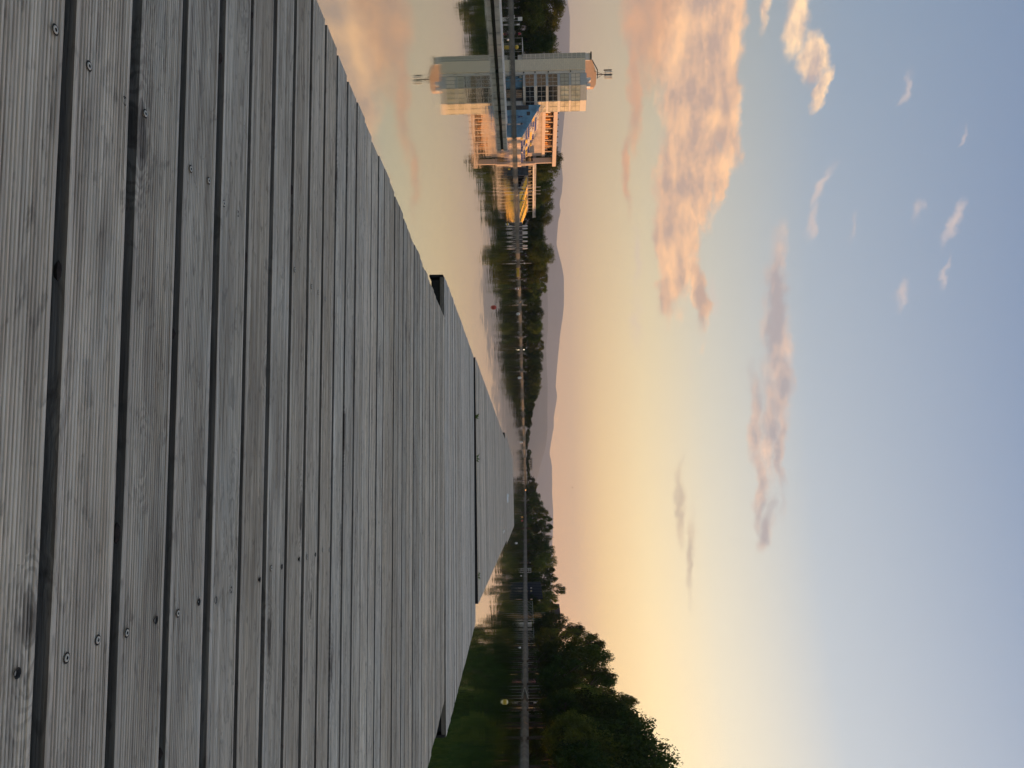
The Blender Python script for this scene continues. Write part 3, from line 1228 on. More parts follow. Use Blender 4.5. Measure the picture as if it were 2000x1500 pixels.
def tree(py, xtop, hw, d, nm, k, m_, label, group, name='tree'):
    """tree whose top is seen at (xtop, py), half as wide as hw pixels, d metres away"""
    top = at(xtop, py, d)
    h = top.z - GZ
    w = hw * d / F
    full = {'broad': .44, 'tall': .33, 'thin': .38, 'shrub': .60}[nm]
    label = ordinal(label)
    o = thing(name, label, 'tree' if nm != 'shrub' else 'shrub', (top.x, d, GZ - .05), random.uniform(0, 6.28), group)
    s = max(w / full, {'broad': .66, 'tall': .46, 'thin': .58}[nm] * h) if nm != 'shrub' else w / full
    o.scale = (s, s, h * (1.05 if nm != 'shrub' else 1.06))
    cm, tm = tree_parts(nm, k, m_)
    obj('crown', cm, o)
    obj('trunk', tm, o)
    return o


G1 = ('# leafy tree counted from the picture edge towards the tower', 'trees left of the tower')
for t in sorted([(-75, 1080, 36, 192, 'broad', 0), (-28, 1091, 36, 194, 'broad', 1), (16, 1097, 32, 193, 'tall', 0), (46, 1089, 28, 198, 'broad', 2), (74, 1087, 26, 200, 'broad', 3),
          (97, 1086, 22, 206, 'broad', 0), (118, 1070, 22, 209, 'broad', 1), (30, 1060, 30, 188, 'broad', 2), (0, 1055, 28, 187, 'broad', 3), (80, 1056, 26, 193, 'broad', 1)]):
    tree(*t, 'leaf_dark' if t[5] % 2 else 'leaf_olive', *G1)
tree(306, 1096, 22, 226, 'broad', 1, 'leaf_dark', 'dark round tree showing past the end of the cream roof', None)
G2 = ('# dark tree behind the yellow grandstand, counted from the blue screen', 'trees behind the yellow grandstand')
for t in sorted([(328, 1090, 18, 230, 'broad', 2), (350, 1081, 20, 238, 'broad', 3), (374, 1080, 21, 248, 'broad', 0), (399, 1079, 21, 256, 'broad', 1), (423, 1075, 20, 262, 'broad', 2),
          (340, 1068, 20, 232, 'broad', 1), (388, 1066, 22, 250, 'broad', 2), (412, 1064, 20, 260, 'broad', 3)]):
    tree(*t, 'leaf_dark' if t[5] % 2 else 'leaf_olive', *G2)
tree(496, 1079, 28, 250, 'broad', 2, 'leaf_olive', 'tall spreading olive tree rising above the left bank row', None)
G3 = ('# tree past the yellow grandstand in the long left bank row', 'tree row along the left bank')
for t in sorted([(446, 1062, 19, 262, 'broad', 3), (463, 1064, 18, 260, 'broad', 0), (480, 1060, 18, 258, 'broad', 1), (510, 1066, 18, 258, 'broad', 2), (524, 1068, 18, 256, 'broad', 2), (543, 1067, 18, 264, 'thin', 1),
          (563, 1066, 18, 282, 'thin', 0), (577, 1056, 14, 290, 'broad', 3), (592, 1057, 15, 304, 'broad', 1), (613, 1060, 17, 314, 'broad', 2), (635, 1060, 17, 320, 'broad', 3),
          (655, 1058, 16, 326, 'broad', 0), (675, 1060, 17, 332, 'thin', 1), (697, 1060, 17, 340, 'broad', 1), (718, 1058, 16, 347, 'broad', 2), (740, 1057, 16, 354, 'broad', 3),
          (758, 1056, 14, 360, 'broad', 0), (775, 1050, 12, 372, 'broad', 1), (791, 1044, 12, 382, 'broad', 2), (808, 1041, 12, 397, 'broad', 3), (826, 1039, 12, 412, 'broad', 0)]):
    tree(*t, ('leaf_olive', 'leaf_dark', 'leaf_olive')[t[0] % 3], *G3)
GT = ('green tree standing behind the front trees of the left bank row', 'second tree row of the left bank')
for k, (y, xt, d) in enumerate([(455, 1056, 268), (472, 1058, 268), (487, 1062, 266), (517, 1062, 268), (534, 1062, 276), (553, 1060, 290), (570, 1058, 304), (585, 1053, 314), (603, 1055, 326),
                                (624, 1056, 334), (645, 1055, 340), (665, 1055, 346), (686, 1055, 354), (708, 1054, 361), (729, 1053, 367), (749, 1052, 374), (767, 1048, 384), (783, 1043, 396), (800, 1039, 408), (817, 1037, 420)]):
    tree(y, xt, 14, d, 'broad', k % 4, ('leaf_dark', 'leaf_olive')[k % 2], *GT)
GS = ('low dark shrub under the left bank trees', 'shrubs along the left bank')
for k, y in enumerate(range(452, 836, 12)):
    d = np.interp(y, [440, 470, 600, 790, 900], [252, 246, 308, 374, 492])
    tree(y, 1022 + 16 * (.6 + .4 * ((k * 37) % 7) / 7) + (6 if y < 600 else 2), 11, d, 'shrub', k % 3, 'leaf_dark', *GS, name='shrub')
GQ = ('low dark shrub below the trees left of the tower', 'shrubs left of the tower')
for k, y in enumerate(range(-60, 112, 9)):
    tree(y, 1022 + 6 * (k % 3), 9, 189 + (k % 2) * 2, 'shrub', k % 3, 'leaf_dark', *GQ, name='shrub')
GQ = ('dark shrub beneath the trees behind the grandstands', 'shrubs behind the grandstands')
for k, y in enumerate(range(318, 450, 12)):
    tree(y, 1034 + 5 * (k % 3), 12, 254 + (k % 2) * 3 + max(0, (y - 400) * .2), 'shrub', k % 3, 'leaf_dark', *GQ, name='shrub')
GF = ('# small hazy tree at the far canal end, counted from the left', 'trees at the far end of the canal')
for t in sorted([(845, 1036, 8, 530), (858, 1034, 8, 545), (872, 1031, 8, 545), (884, 1038, 7, 535), (893, 1036, 7, 530), (908, 1034, 8, 525), (918, 1035, 8, 515), (929, 1036, 8, 512),
          (852, 1031, 8, 520), (865, 1030, 8, 520), (900, 1031, 9, 518)]):
    tree(*t, 'broad', t[0] % 4, 'leaf_dark', *GF)
GR = ('# dark tree of the right bank row, counted from the far end', 'tree row along the right bank')
for t in sorted([(938, 1044, 9, 480), (948, 1050, 9, 460), (958, 1047, 9, 440), (970, 1055, 11, 425), (985, 1060, 12, 405), (1000, 1070, 12, 385), (1013, 1075, 10, 370), (1031, 1076, 14, 352),
          (1053, 1076, 14, 337), (1075, 1082, 15, 322), (1096, 1086, 13, 302), (1115, 1080, 12, 292), (1130, 1085, 12, 277), (1168, 1088, 12, 257), (1184, 1086, 13, 249),
          (1062, 1064, 14, 318), (1104, 1066, 15, 288), (1142, 1072, 15, 262), (1192, 1072, 15, 238), (1030, 1060, 12, 340)]):
    tree(*t, ('broad', 'broad', 'tall')[t[0] % 3], t[0] % 3, 'leaf_dark' if t[0] % 4 else 'leaf_olive', *GR)
tree(1152, 1100, 15, 266, 'thin', 1, 'leaf_dark', 'airy dark tree top left of the chimney house on the right bank', None)
GB = ('# tall dark tree right of the steep-roofed house on the right bank', 'tall trees on the right bank')
for t in sorted([(1214, 1106, 13, 230, 'broad', 0), (1229, 1136, 11, 217, 'tall', 1), (1247, 1157, 14, 203, 'tall', 2), (1262, 1172, 13, 190, 'thin', 1), (1281, 1186, 16, 180, 'tall', 0),
          (1300, 1180, 18, 172, 'broad', 0), (1326, 1194, 18, 162, 'tall', 1), (1347, 1192, 18, 153, 'thin', 1), (1373, 1228, 16, 146, 'tall', 2), (1396, 1224, 20, 140, 'broad', 2), (1416, 1236, 18, 135, 'broad', 1),
          (1438, 1268, 22, 130, 'broad', 3), (1472, 1296, 34, 126, 'broad', 0), (1512, 1314, 38, 122, 'broad', 1),
          (1440, 1160, 50, 121, 'broad', 2), (1385, 1130, 38, 133, 'broad', 3), (1335, 1112, 34, 150, 'broad', 0), (1290, 1105, 32, 168, 'broad', 1), (1252, 1090, 26, 190, 'broad', 2),
          (1225, 1080, 22, 208, 'broad', 3), (1495, 1185, 48, 117, 'broad', 1), (1480, 1235, 40, 123, 'broad', 2), (1410, 1170, 34, 136, 'broad', 0), (1310, 1140, 28, 166, 'broad', 3),
          (1360, 1150, 30, 148, 'broad', 1)]):
    tree(*t, 'leaf_olive' if t[5] == 2 else 'leaf_dark', *GB)
GRS = ('low black-green shrub below the right bank trees', 'shrubs along the right bank')
for k, y in enumerate(list(range(950, 1200, 13)) + list(range(1205, 1530, 15))):
    d = float(np.interp(y, [950, 1000, 1200, 1400, 1500, 1540], [460, 392, 226, 141, 117, 110])) + 3
    tree(y, 1034 + 26 * (y - 900) / 600 + 30 * ((k * 29) % 5) / 5 * (y - 900) / 600, 9 + 16 * (y - 940) / 560, d, 'shrub', k % 3, 'leaf_dark', *GRS, name='shrub')
GU = ('bushy dark thicket behind the poles on the right bank', 'thicket behind the right bank poles')
for k, y in enumerate(range(960, 1540, 20)):
    d = 74.0 * F / (y - 750) + (k % 3) * 4
    tree(y, 1034 + 62 * (y - 930) / 570 + 8 * (k % 2), 14 + 26 * (y - 940) / 560, d, 'shrub', (k + 1) % 3, 'leaf_dark', *GU, name='shrub')
for k in range(26):  # unseen thickets added to stop the low sun passing under the crowns
    o = thing('shrub', 'bushy dark thicket below the tall trees beside the deck, added beyond the picture edge to block the sun', 'shrub', (63 + (k % 2) * 5, -8 + k * 4.8, GZ - .05), k * 1.3, 'thicket beside the deck')
    o.scale = (10, 10, 8.5)
    cm, tm = tree_parts('shrub', k % 3, 'leaf_dark')
    obj('crown', cm, o)
    obj('trunk', tm, o)
# the row goes on beside the deck, outside the picture, and keeps the low sun off it
for k in range(11):
    yy = -6 + k * 10.5
    o = thing('tree', 'tall dark tree of the right bank row beyond the picture edge', 'tree', (72 + (k * 7 % 5), yy, GZ - .05), k * 1.7, 'trees beside the deck')
    o.scale = (19, 19, 21 + (k * 5 % 4))
    cm, tm = tree_parts('broad', k % 4, 'leaf_dark')
    obj('crown', cm, o)
    obj('trunk', tm, o)


# ---------------------------------------------------------------- tower on the left bank
DT = 186.0
ST = DT / F


def TX(y, x=1003):
    return (y + .03 * (x - 1003) - 150) * ST


def TZ(x):
    return (x - 1006.3) * ST


def wall(mb, a, c, z0, z1, th=.3):
    """upright slab standing on the plan line a-c, outer face on the line, thickness inward (left of a-c)"""
    a, c = Vector((a[0], a[1])), Vector((c[0], c[1]))
    t = (c - a).normalized()
    n = Vector((-t.y, t.x)) * th
    lo = [(a.x, a.y, z0), (c.x, c.y, z0), (c.x + n.x, c.y + n.y, z0), (a.x + n.x, a.y + n.y, z0)]
    mb.hexa(lo, [(p[0], p[1], z1) for p in lo])


def window(parent, a, c, u0, u1, z0, z1, nx, nz, glass, bar=.06, frame='frame_metal', open_panes=()):
    """glazed opening on the plan line a-c between fractions u0..u1, with its frame and mullions"""
    a, c = Vector((a[0], a[1])), Vector((c[0], c[1]))
    p0, p1 = a.lerp(c, u0), a.lerp(c, u1)
    t = (p1 - p0).normalized()
    n = Vector((t.y, -t.x))
    b_ = MB()
    q0, q1 = p0 + n * .02, p1 + n * .02
    wall(b_, q0, q1, z0, z1, .06)
    w = b_.build('window', glass, parent)
    b_ = MB()
    L = (p1 - p0).length
    o0 = p0 + n * .055
    for k in range(nx + 1):
        s_ = L * k / nx
        s0, s1 = max(0, s_ - bar / 2), min(L, s_ + bar / 2)
        wall(b_, o0 + t * s0, o0 + t * s1, z0, z1, .033)
    o0 = p0 + n * .06
    for k in range(nz + 1):
        z_ = z0 + (z1 - z0) * k / nz
        wall(b_, o0, o0 + t * L, max(z0, z_ - bar / 2), min(z1, z_ + bar / 2), .03)
    b_.build('window_frame', frame, w)
    return w


def build_tower():
    o0 = at(1006, 150, DT)
    T = thing('tower_building', 'tall grey and beige club tower with antenna mast on the left bank', 'building', (o0.x, DT, GZ))
    zr = TZ(1143)
    zb = TZ(1021)
    # plan points, camera side
    pA0, pA1 = (TX(146), 0.0), (TX(169.3), 0.0)
    pB1 = (TX(194.5), 1.75)
    pC1 = (TX(208), 4.4)
    back = 11.0
    # concrete pier
    b_ = MB()
    b_.box(TX(119.8), TX(141.2), -.9, back, 0, TZ(1143))
    b_.build('stone_pier', 'stone_cladding', T)
    b_ = MB()
    b_.box(TX(141.2), TX(146), -.25, back, 0, zr)
    st = b_.build('grey_strip', 'panel_grey', T)
    for x_ in (1023, 1045, 1071, 1114):
        b_ = MB()
        b_.lathe([(.0, .0), (.18, 0), (.18, .12), (.0, .12)], 8)
        k = b_.build('lamp', 'dark_metal', st, (TX(143.6), -.40, TZ(x_)))
        k.rotation_euler = (R(90), 0, 0)
    # upper storeys: a solid body of three facets
    b_ = MB()
    ring = [pA0, pA1, pB1, pC1, (pC1[0] - 3.2, back), (pA0[0], back)]
    b_.hexa([(x_, y_ + .05, zb) for x_, y_ in ring], [(x_, y_ + .05, zr) for x_, y_ in ring])
    b_.build('core', 'panel_grey', T)
    facets = ((pA0, pA1, 'panel_blue_grey', 0), (pA1, pB1, 'panel_beige', 1), (pB1, pC1, 'panel_beige', 2))
    rows = [(1025.7, 1043), (1048.4, 1066), (1070.5, 1088.7), (1094, 1111), (1115, 1133)]
    for a, c, m_, k in facets:
        for (lo, hi) in zip([1021] + [r_[1] for r_ in rows], [r_[0] for r_ in rows] + [1145]):
            b_ = MB()
            wall(b_, a, c, TZ(lo), TZ(hi), .25)
            b_.build('cladding_band', m_, T)
        for i_, (lo, hi) in enumerate(rows):
            gl = 'glass_dark'
            if k == 0 and i_ >= 3:
                gl = ('glass_green', 'panel_beige')[i_ - 3]
            if k == 1 and i_ >= 3 or k == 2 and i_ >= 1:
                gl = 'glass_painted_reflection'
            window(T, a, c, .02, .98, TZ(lo) + .02, TZ(hi) - .02, 3 if k < 2 else 2, 2, gl, .07 if gl == 'glass_dark' else .06, 'frame_metal' if gl == 'glass_dark' else 'frame_dark')
    # roof edge
    b_ = MB()
    b_.hexa([(x_, y_ + .2, zr + .25) for x_, y_ in ring], [(x_, y_ + .2, zr + .32) for x_, y_ in ring])
    b_.build('roof', 'roof_grey', T)
    # ground floor, set back
    b_ = MB()
    b_.box(TX(146), TX(168), .9, back - 2, 0, zb - .02)
    g_ = b_.build('ground_floor', 'blue_wall', T)
    b_ = MB()
    b_.box(TX(168), TX(190), 1.6, back - 2, 0, zb - .02)
    g_ = b_.build('ground_floor', 'dark_metal', T)
    window(T, (TX(171), 1.5), (TX(187), 1.5), .02, .98, .1, zb - .3, 4, 1, 'glass_dark', .07)
    b_ = MB()
    b_.box(TX(190), TX(203), 2.2, back - 2, 0, zb - .02)
    b_.build('ground_floor', 'panel_blue_grey', T)
    b_ = MB()
    b_.box(TX(192), TX(201), 2.1, 2.2, .1, zb - .5)
    b_.build('door', 'white_paint', T)
    # glazed stair
    xs0, xs1 = TX(105), TX(119.8)
    b_ = MB()
    b_.box(xs0 + .1, xs1, .5, 6, TZ(1012), TZ(1154))
    b_.build('stair_core', 'panel_grey', T)
    edges = [1020 + 8.9 * k for k in range(15)]
    for k in range(14):
        window(T, (xs0, .40), (xs1, .40), .0, 1.0, TZ(edges[k]), TZ(edges[k + 1]), 2, 1, 'glass_green', .09, 'panel_grey')
    b_ = MB()
    b_.box(xs0 - .1, xs1, .2, 6.1, TZ(1154), TZ(1156.5))
    b_.build('stair_roof', 'dark_metal', T)
    # penthouse
    pts = [(1143.2, 119), (1157, 119), (1167, 138), (1167, 154), (1163, 159), (1143.2, 158)]
    b_ = MB()
    lo = [((p[1] - 150) * ST, .6 + max(0, p[1] - 119) * .115, TZ(p[0])) for p in pts]
    hi = [(p[0] - .6, 8.0, p[2]) for p in lo]
    b_.hexa(lo, hi)
    b_.build('penthouse', 'terracotta_cladding', T)
    b_ = MB()
    b_.tube((lo[1][0] - .1, 1.1, lo[1][2] + .1), (lo[2][0], 1.1, lo[2][2] + .12), .13)
    b_.tube((lo[2][0], 1.1, lo[2][2] + .1), (lo[3][0], 1.1, lo[3][2] + .1), .10)
    b_.build('roof_edge', 'dark_metal', T)
    for (y0, y1, x0, x1) in ((152.5, 158, 1144, 1154), (158.5, 161, 1144, 1150), (164, 170, 1144.5, 1153)):
        b_ = MB()
        b_.box((y0 - 150) * ST, (y1 - 150) * ST, .9, 2.1, zr + .32, TZ(x1))
        b_.box((y0 - 150) * ST + .15, (y1 - 150) * ST - .15, .86, .9, zr + .5, TZ(x1) - .15)
        b_.build('air_unit', 'panel_grey', T)
    # antenna mast
    mx_ = (142.5 - 150) * ST
    zt0, zt1 = TZ(1167), TZ(1198)
    b_ = MB()
    b_.tube((mx_, 2.4, zt0), (mx_, 2.4, zt1), .14, .08, 8)
    b_.tube((mx_ - .9, 2.4, zt0 - .6), (mx_, 2.4, zt0 + 1.6), .05)
    b_.tube((mx_ + .9, 2.4, zt0), (mx_, 2.4, zt0 + 1.6), .05)
    b_.tube((mx_ - .9, 2.4, zt0 + 2.1), (mx_ + .9, 2.4, zt0 + 2.1), .05)
    b_.tube((mx_ - .9, 2.4, zt1 - .5), (mx_ + .9, 2.4, zt1 - .5), .05)
    ant = b_.build('antenna_mast', 'dark_metal', T)
    for (dx, dy, z_, m_) in ((-.95, 2.2, 1.75, 'dark_metal'), (-.40, 2.0, 1.9, 'panel_grey'), (.25, 1.9, 1.8, 'dark_metal'), (.62, 2.0, 1.75, 'panel_beige'), (.98, 2.3, 1.9, 'panel_beige')):
        b_ = MB()
        b_.box(mx_ + dx - .15, mx_ + dx + .15, dy - .08, dy + .08, zt0 + z_, zt0 + z_ + 1.9)
        b_.tube((mx_ + dx, dy, zt0 + z_ + .4), (mx_ + dx, 2.4, zt0 + z_ + .4), .035)
        b_.build('antenna_panel', m_, ant)


build_tower()


# ---------------------------------------------------------------- grandstand with the cream roof
def build_stand_a():
    O = Vector((-60.0, 186.0, GZ))
    S = thing('grandstand', 'grandstand with cream roof and blue end wall next to the tower', 'grandstand', O)
    n, dp, rs, z0, Ly = 8, .90, .60, 1.0, 26.5
    rr = random.Random(5)
    for k in range(n):
        b_ = MB()
        x0 = -k * dp
        b_.box(x0 - dp, x0 - .002, .16, Ly, 0 if k == 0 else z0 + (k - 1) * rs - .15, z0 + k * rs)
        b_.build('tier', 'stand_concrete', S)
        y = 1.2
        while y < Ly - 1.5:
            L = rr.uniform(2.2, 5.0)
            L = min(L, Ly - 1 - y)
            b_ = MB()
            m_ = rr.choice(['seat_blue', 'seat_blue', 'seat_yellow', 'seat_white'])
            q = y
            while q < y + L - .3:
                b_.box(x0 - .75, x0 - .35, q, q + .44, z0 + k * rs + .02, z0 + k * rs + .12)
                b_.box(x0 - .80, x0 - .75, q, q + .44, z0 + k * rs + .05, z0 + k * rs + .46)
                q += .52
            b_.build('seat_row', m_, S)
            y += L + rr.choice([.1, .1, 1.2])
    # blue painted end wall
    b_ = MB()
    pr = [(.3, 0), (-n * dp - .2, 0), (-n * dp - .2, z0 + n * rs + .25), (.3, z0 + .25)]
    lo = [(x_, -.10, z_) for x_, z_ in pr]
    b_.hexa(lo, [(x_, .15, z_) for x_, _, z_ in lo])
    ew = b_.build('end_wall', 'blue_wall', S)
    b_ = MB()
    b_.box(-n * dp - .15, -n * dp + .9, -.16, -.10, 0, z0 + 2.1)
    b_.build('door', 'dark_metal', ew)
    b_ = MB()
    b_.box(-5.8, -4.9, -.15, -.10, 2.6, 3.4)
    b_.build('vent', 'dark_metal', ew)
    # stair rail down the slope
    b_ = MB()
    for k in range(n * 2 + 1):
        x_ = -k * dp / 2
        zz = z0 + .25 + rs * k / 2
        b_.tube((x_, .02, zz), (x_, .02, zz + 1.0), .04, n=5)
    b_.tube((.2, .02, z0 + 1.15), (-n * dp, .02, z0 + 1.2 + n * rs), .055, n=5)
    b_.tube((.2, .02, z0 + .75), (-n * dp, .02, z0 + .8 + n * rs), .03, n=5)
    b_.build('hand_rail', 'frame_metal', S)
    b_ = MB()
    for k in range(12):
        y_ = .6 + k * 2.3
        b_.tube((.15, y_, z0), (.15, y_, z0 + 1.1), .04, n=5)
    b_.tube((.15, .4, z0 + 1.1), (.15, Ly, z0 + 1.1), .05, n=5)
    b_.tube((.15, .4, z0 + .6), (.15, Ly, z0 + .6), .03, n=5)
    b_.build('front_rail', 'frame_metal', S)
    # rear gallery
    zt = z0 + n * rs
    b_ = MB()
    ga, gc = Vector((-10.6, 7.5)), Vector((-2.7, Ly))
    gt = (gc - ga).normalized()
    gn = Vector((-gt.y, gt.x))
    GL = (gc - ga).length
    wall(b_, ga + gn * .3, gc + gn * .3, 0, zt + .88, .4)
    b_.build('rear_wall', 'stand_concrete', S)
    b_ = MB()
    wall(b_, ga, gc, zt + .9, zt + 1.75, .9)
    b_.build('gallery_beam', 'roof_cream', S)
    b_ = MB()
    wall(b_, ga + gn * 3.0, gc + gn * 3.0, zt + 1.0, 9.55, .3)
    b_.build('back_wall', 'brown_render', S)
    for k in range(9):
        q0 = ga + gt * (.3 + k * GL / 9) + gn * .05
        b_ = MB()
        wall(b_, q0, q0 + gt * .22, zt + 1.75, 9.58, .25)
        b_.build('column', 'roof_cream', S)
    for k in range(22):
        q0 = ga + gt * (.7 + k * GL / 23) + gn * 1.0
        b_ = MB()
        wall(b_, q0, q0 + gt * .5, zt + 1.75, zt + 1.75 + (.9, 1.3, .7)[k % 3], .5)
        b_.build('gallery_seat', 'seat_orange' if k % 4 else 'seat_white', S)
    b_ = MB()
    b_.box(-2.4, -1.0, Ly + .1, Ly + .7, zt - 1.6, 9.5)
    b_.build('end_pillar', 'roof_cream', S)
    b_ = MB()
    b_.box(-.9, -.3, Ly - 2.0, Ly + .05, 0, zt - 1.0)
    b_.build('stair_wall', 'stand_concrete', S)
    rf = [(-10.3, 6.5), (-.2, Ly + 1.2), (-15, Ly + 1.2), (-15, 6.5)]
    b_ = MB()
    b_.hexa([(x_, y_, 9.6) for x_, y_ in rf], [(x_, y_, 10.6) for x_, y_ in rf])
    rf_ = b_.build('roof', 'roof_cream', S)
    for k in range(12):
        t = k / 11
        b_ = MB()
        x_ = -10.3 + 10.1 * t - .5
        y_ = 6.8 + (Ly - 5.8) * t
        b_.box(x_ - .12, x_ + .12, y_ - .12, y_ + .12, 10.6, 10.95)
        b_.build('roof_light', 'dark_metal', rf_)


build_stand_a()


def build_stand_b():
    a, c = Vector((-54.8, 222.0, GZ)), Vector((-48.6, 242.0, GZ))
    ang = math.atan2(c.y - a.y, c.x - a.x) - math.pi / 2
    S = thing('grandstand', 'low grandstand with rows of yellow seats and a grey roof', 'grandstand', a, ang)
    n, dp, rs, z0, Ly = 6, .95, .38, .30, 21.0
    b_ = MB()
    b_.box(-.2, 0, 0, Ly, 0, z0)
    b_.build('front_wall', 'stand_concrete', S)
    for k in range(n):
        x0 = -k * dp - .2
        b_ = MB()
        b_.box(x0 - dp, x0 - .002, 0, Ly, max(.02, z0 + (k - 1) * rs - .1), z0 + k * rs)
        b_.build('tier', 'stand_concrete', S)
        for (y0, y1) in ((.4, 4.6), (5.4, 9.8), (10.6, 15.0), (15.8, 20.4)):
            b_ = MB()
            q = y0
            while q < y1 - .4:
                b_.box(x0 - .70, x0 - .20, q, q + .46, z0 + k * rs + .01, z0 + k * rs + .16)
                b_.box(x0 - .74, x0 - .69, q, q + .46, z0 + k * rs + .03, z0 + k * rs + .43)
                q += .49
            b_.build('seat_row', 'seat_yellow', S)
    for y0 in (4.7, 9.9, 15.1):
        b_ = MB()
        for k in range(n * 2):
            x0 = -.2 - k * dp / 2
            zz = z0 + (k // 2) * rs + (.0 if k % 2 else .03)
            if k % 2 == 0:
                b_.box(x0 - dp / 2, x0, y0 + .1, y0 + .6, zz, zz + .20)
        b_.build('aisle_steps', 'dark_metal', S)
    zt = z0 + n * rs
    b_ = MB()
    b_.box(-n * dp - .5, -n * dp - .25, -7, Ly, zt - .4, zt + .35)
    b_.build('rear_parapet', 'stand_concrete', S)
    b_ = MB()
    b_.box(-n * dp - 4.2, -n * dp - 4.0, -7, Ly, 0, 4.34)
    b_.build('back_wall', 'dark_metal', S)
    for k in range(15):
        y_ = -6.5 + k * 1.95
        b_ = MB()
        b_.box(-n * dp - .72, -n * dp - .52, y_, y_ + .2, 0, 4.35)
        b_.build('column', 'frame_metal', S)
    b_ = MB()
    rf = [(-n * dp + .9, -8), (-n * dp + .9, Ly + 1.2), (-n * dp - 5, Ly + 1.2), (-n * dp - 5, -8)]
    b_.hexa([(x_, y_, 4.36) for x_, y_ in rf], [(x_, y_, 5.25) for x_, y_ in rf])
    r_ = b_.build('roof', 'roof_grey', S)
    b_ = MB()
    b_.box(-n * dp + .9, -n * dp + 1.02, -8, Ly + 1.2, 4.30, 4.65)
    b_.build('gutter', 'frame_metal', r_)


build_stand_b()

for k, y in enumerate((365, 372, 378.5)):
    p = at(1056, y, 219.5)
    o = thing('flag_pole', 'bare white flag pole, %s of three before the yellow grandstand' % ('left', 'middle', 'right')[k], 'flag pole', (p.x, 219.5, GZ), 0, 'flag poles by the yellow grandstand')
    b_ = MB()
    b_.tube((0, 0, 0), (0, 0, p.z - GZ), .07, .045, 8)
    b_.build('shaft', 'white_paint', o)
    b_ = MB()
    b_.lathe([(.0, .0), (.18, 0), (.18, .12), (.0, .14)], 8)
    b_.build('foot', 'concrete', o)

p0, p1 = at(1012, 324, 216), at(1012, 345, 217)
o = thing('tarpaulin_screen', 'dark blue tarpaulin screen between the two grandstands', 'screen', (p0.x, p0.y, GZ))
b_ = MB()
b_.box(0, p1.x - p0.x, -.04, .04, .1, 3.0)
b_.build('sheet', 'tarp_blue', o)
for xx in (0.0, (p1.x - p0.x) / 2, p1.x - p0.x):
    b_ = MB()
    b_.tube((xx, .08, 0), (xx, .08, 3.1), .05)
    b_.build('post', 'dark_metal', o)

# closed parasols on the terrace
for k, y in enumerate((441, 446, 453, 456, 463, 471, 480, 485)):
    d = 232 + k * .8
    p = at(1031, y, d)
    h = p.z - GZ
    o = thing('parasol', 'closed white parasol on the terrace past the yellow grandstand', 'parasol', (p.x, d, GZ), 0, 'closed parasols on the terrace')
    b_ = MB()
    b_.tube((0, 0, 0), (0, 0, h), .035, n=6)
    b_.build('pole', 'frame_metal', o)
    b_ = MB()
    b_.lathe([(.10, h * .24), (.26, h * .28), (.25, h * .6), (.20, h * .88), (.03, h * 1.0)], 8)
    b_.build('folded_canopy', 'white_cloth', o, smooth=True)
    b_ = MB()
    b_.lathe([(.0, 0), (.3, 0), (.3, .1), (.0, .1)], 8)
    b_.build('foot', 'dark_metal', o)
pa, pb = at(1012, 434, 229), at(1012, 492, 235)
o = thing('terrace_fence', 'low dark terrace fence in front of the closed parasols', 'fence', (pa.x, pa.y, GZ), math.atan2(pb.y - pa.y, pb.x - pa.x))
Lf = (Vector((pb.x, pb.y)) - Vector((pa.x, pa.y))).length
for k in range(7):
    b_ = MB()
    b_.box(k * Lf / 7 + .08, (k + 1) * Lf / 7 - .08, -.03, .03, .1, .95)
    b_.build('panel', 'dark_metal', o)
for k in range(8):
    b_ = MB()
    b_.tube((k * Lf / 7, 0, 0), (k * Lf / 7, 0, 1.05), .05)
    b_.build('post', 'white_paint', o)


def judge_tower(y, xt, d, label, w):
    p = at(xt, y, d)
    h = p.z - GZ
    T = thing('judges_tower', label, 'tower', (p.x, d, GZ))
    for sx_ in (-1, 1):
        for sy_ in (-1, 1):
            b_ = MB()
            b_.tube((sx_ * w / 2, sy_ * w / 2, 0), (sx_ * w / 2, sy_ * w / 2, h), .07, n=6)
            b_.build('leg', 'white_paint', T)
    b_ = MB()
    b_.box(-w / 2 - .1, w / 2 + .1, -w / 2 - .1, w / 2 + .1, .25, h * .26)
    cb = b_.build('cabin', 'panel_grey', T)
    b_ = MB()
    b_.box(w / 2 - .5, w / 2 + .12, -w / 2 - .13, -w / 2 - .1, .3, h * .25)
    b_.build('door', 'white_paint', cb)
    for zz in (.36, .62, .88):
        b_ = MB()
        b_.box(-w / 2 - .2, w / 2 + (.7 if zz == .62 else .2), -w / 2 - .2, w / 2 + .2, h * zz, h * zz + .12)
        b_.build('platform', 'white_paint', T)
        b_ = MB()
        for k in range(6):
            x_ = -w / 2 - .15 + k * (w + .3) / 5
            b_.tube((x_, -w / 2 - .15, h * zz), (x_, -w / 2 - .15, h * zz + min(1.0, h * .14)), .03, n=5)
        zz2 = h * zz + min(1.0, h * .14)
        b_.tube((-w / 2 - .15, -w / 2 - .15, zz2), (w / 2 + .15, -w / 2 - .15, zz2), .04, n=5)
        b_.build('railing', 'frame_metal', T)
    b_ = MB()
    b_.tube((-w / 2, -w / 2 - .05, h * .36), (w / 2, -w / 2 - .05, h * .62), .04, n=5)
    b_.tube((w / 2, -w / 2 - .05, h * .36), (-w / 2, -w / 2 - .05, h * .62), .04, n=5)
    b_.build('brace', 'frame_metal', T)


judge_tower(590, 1044, 305, 'white lattice judges tower with platforms, the nearer and larger one', 2.2)
judge_tower(721, 1036, 352, 'small white lattice judges tower, the farther one', 1.8)

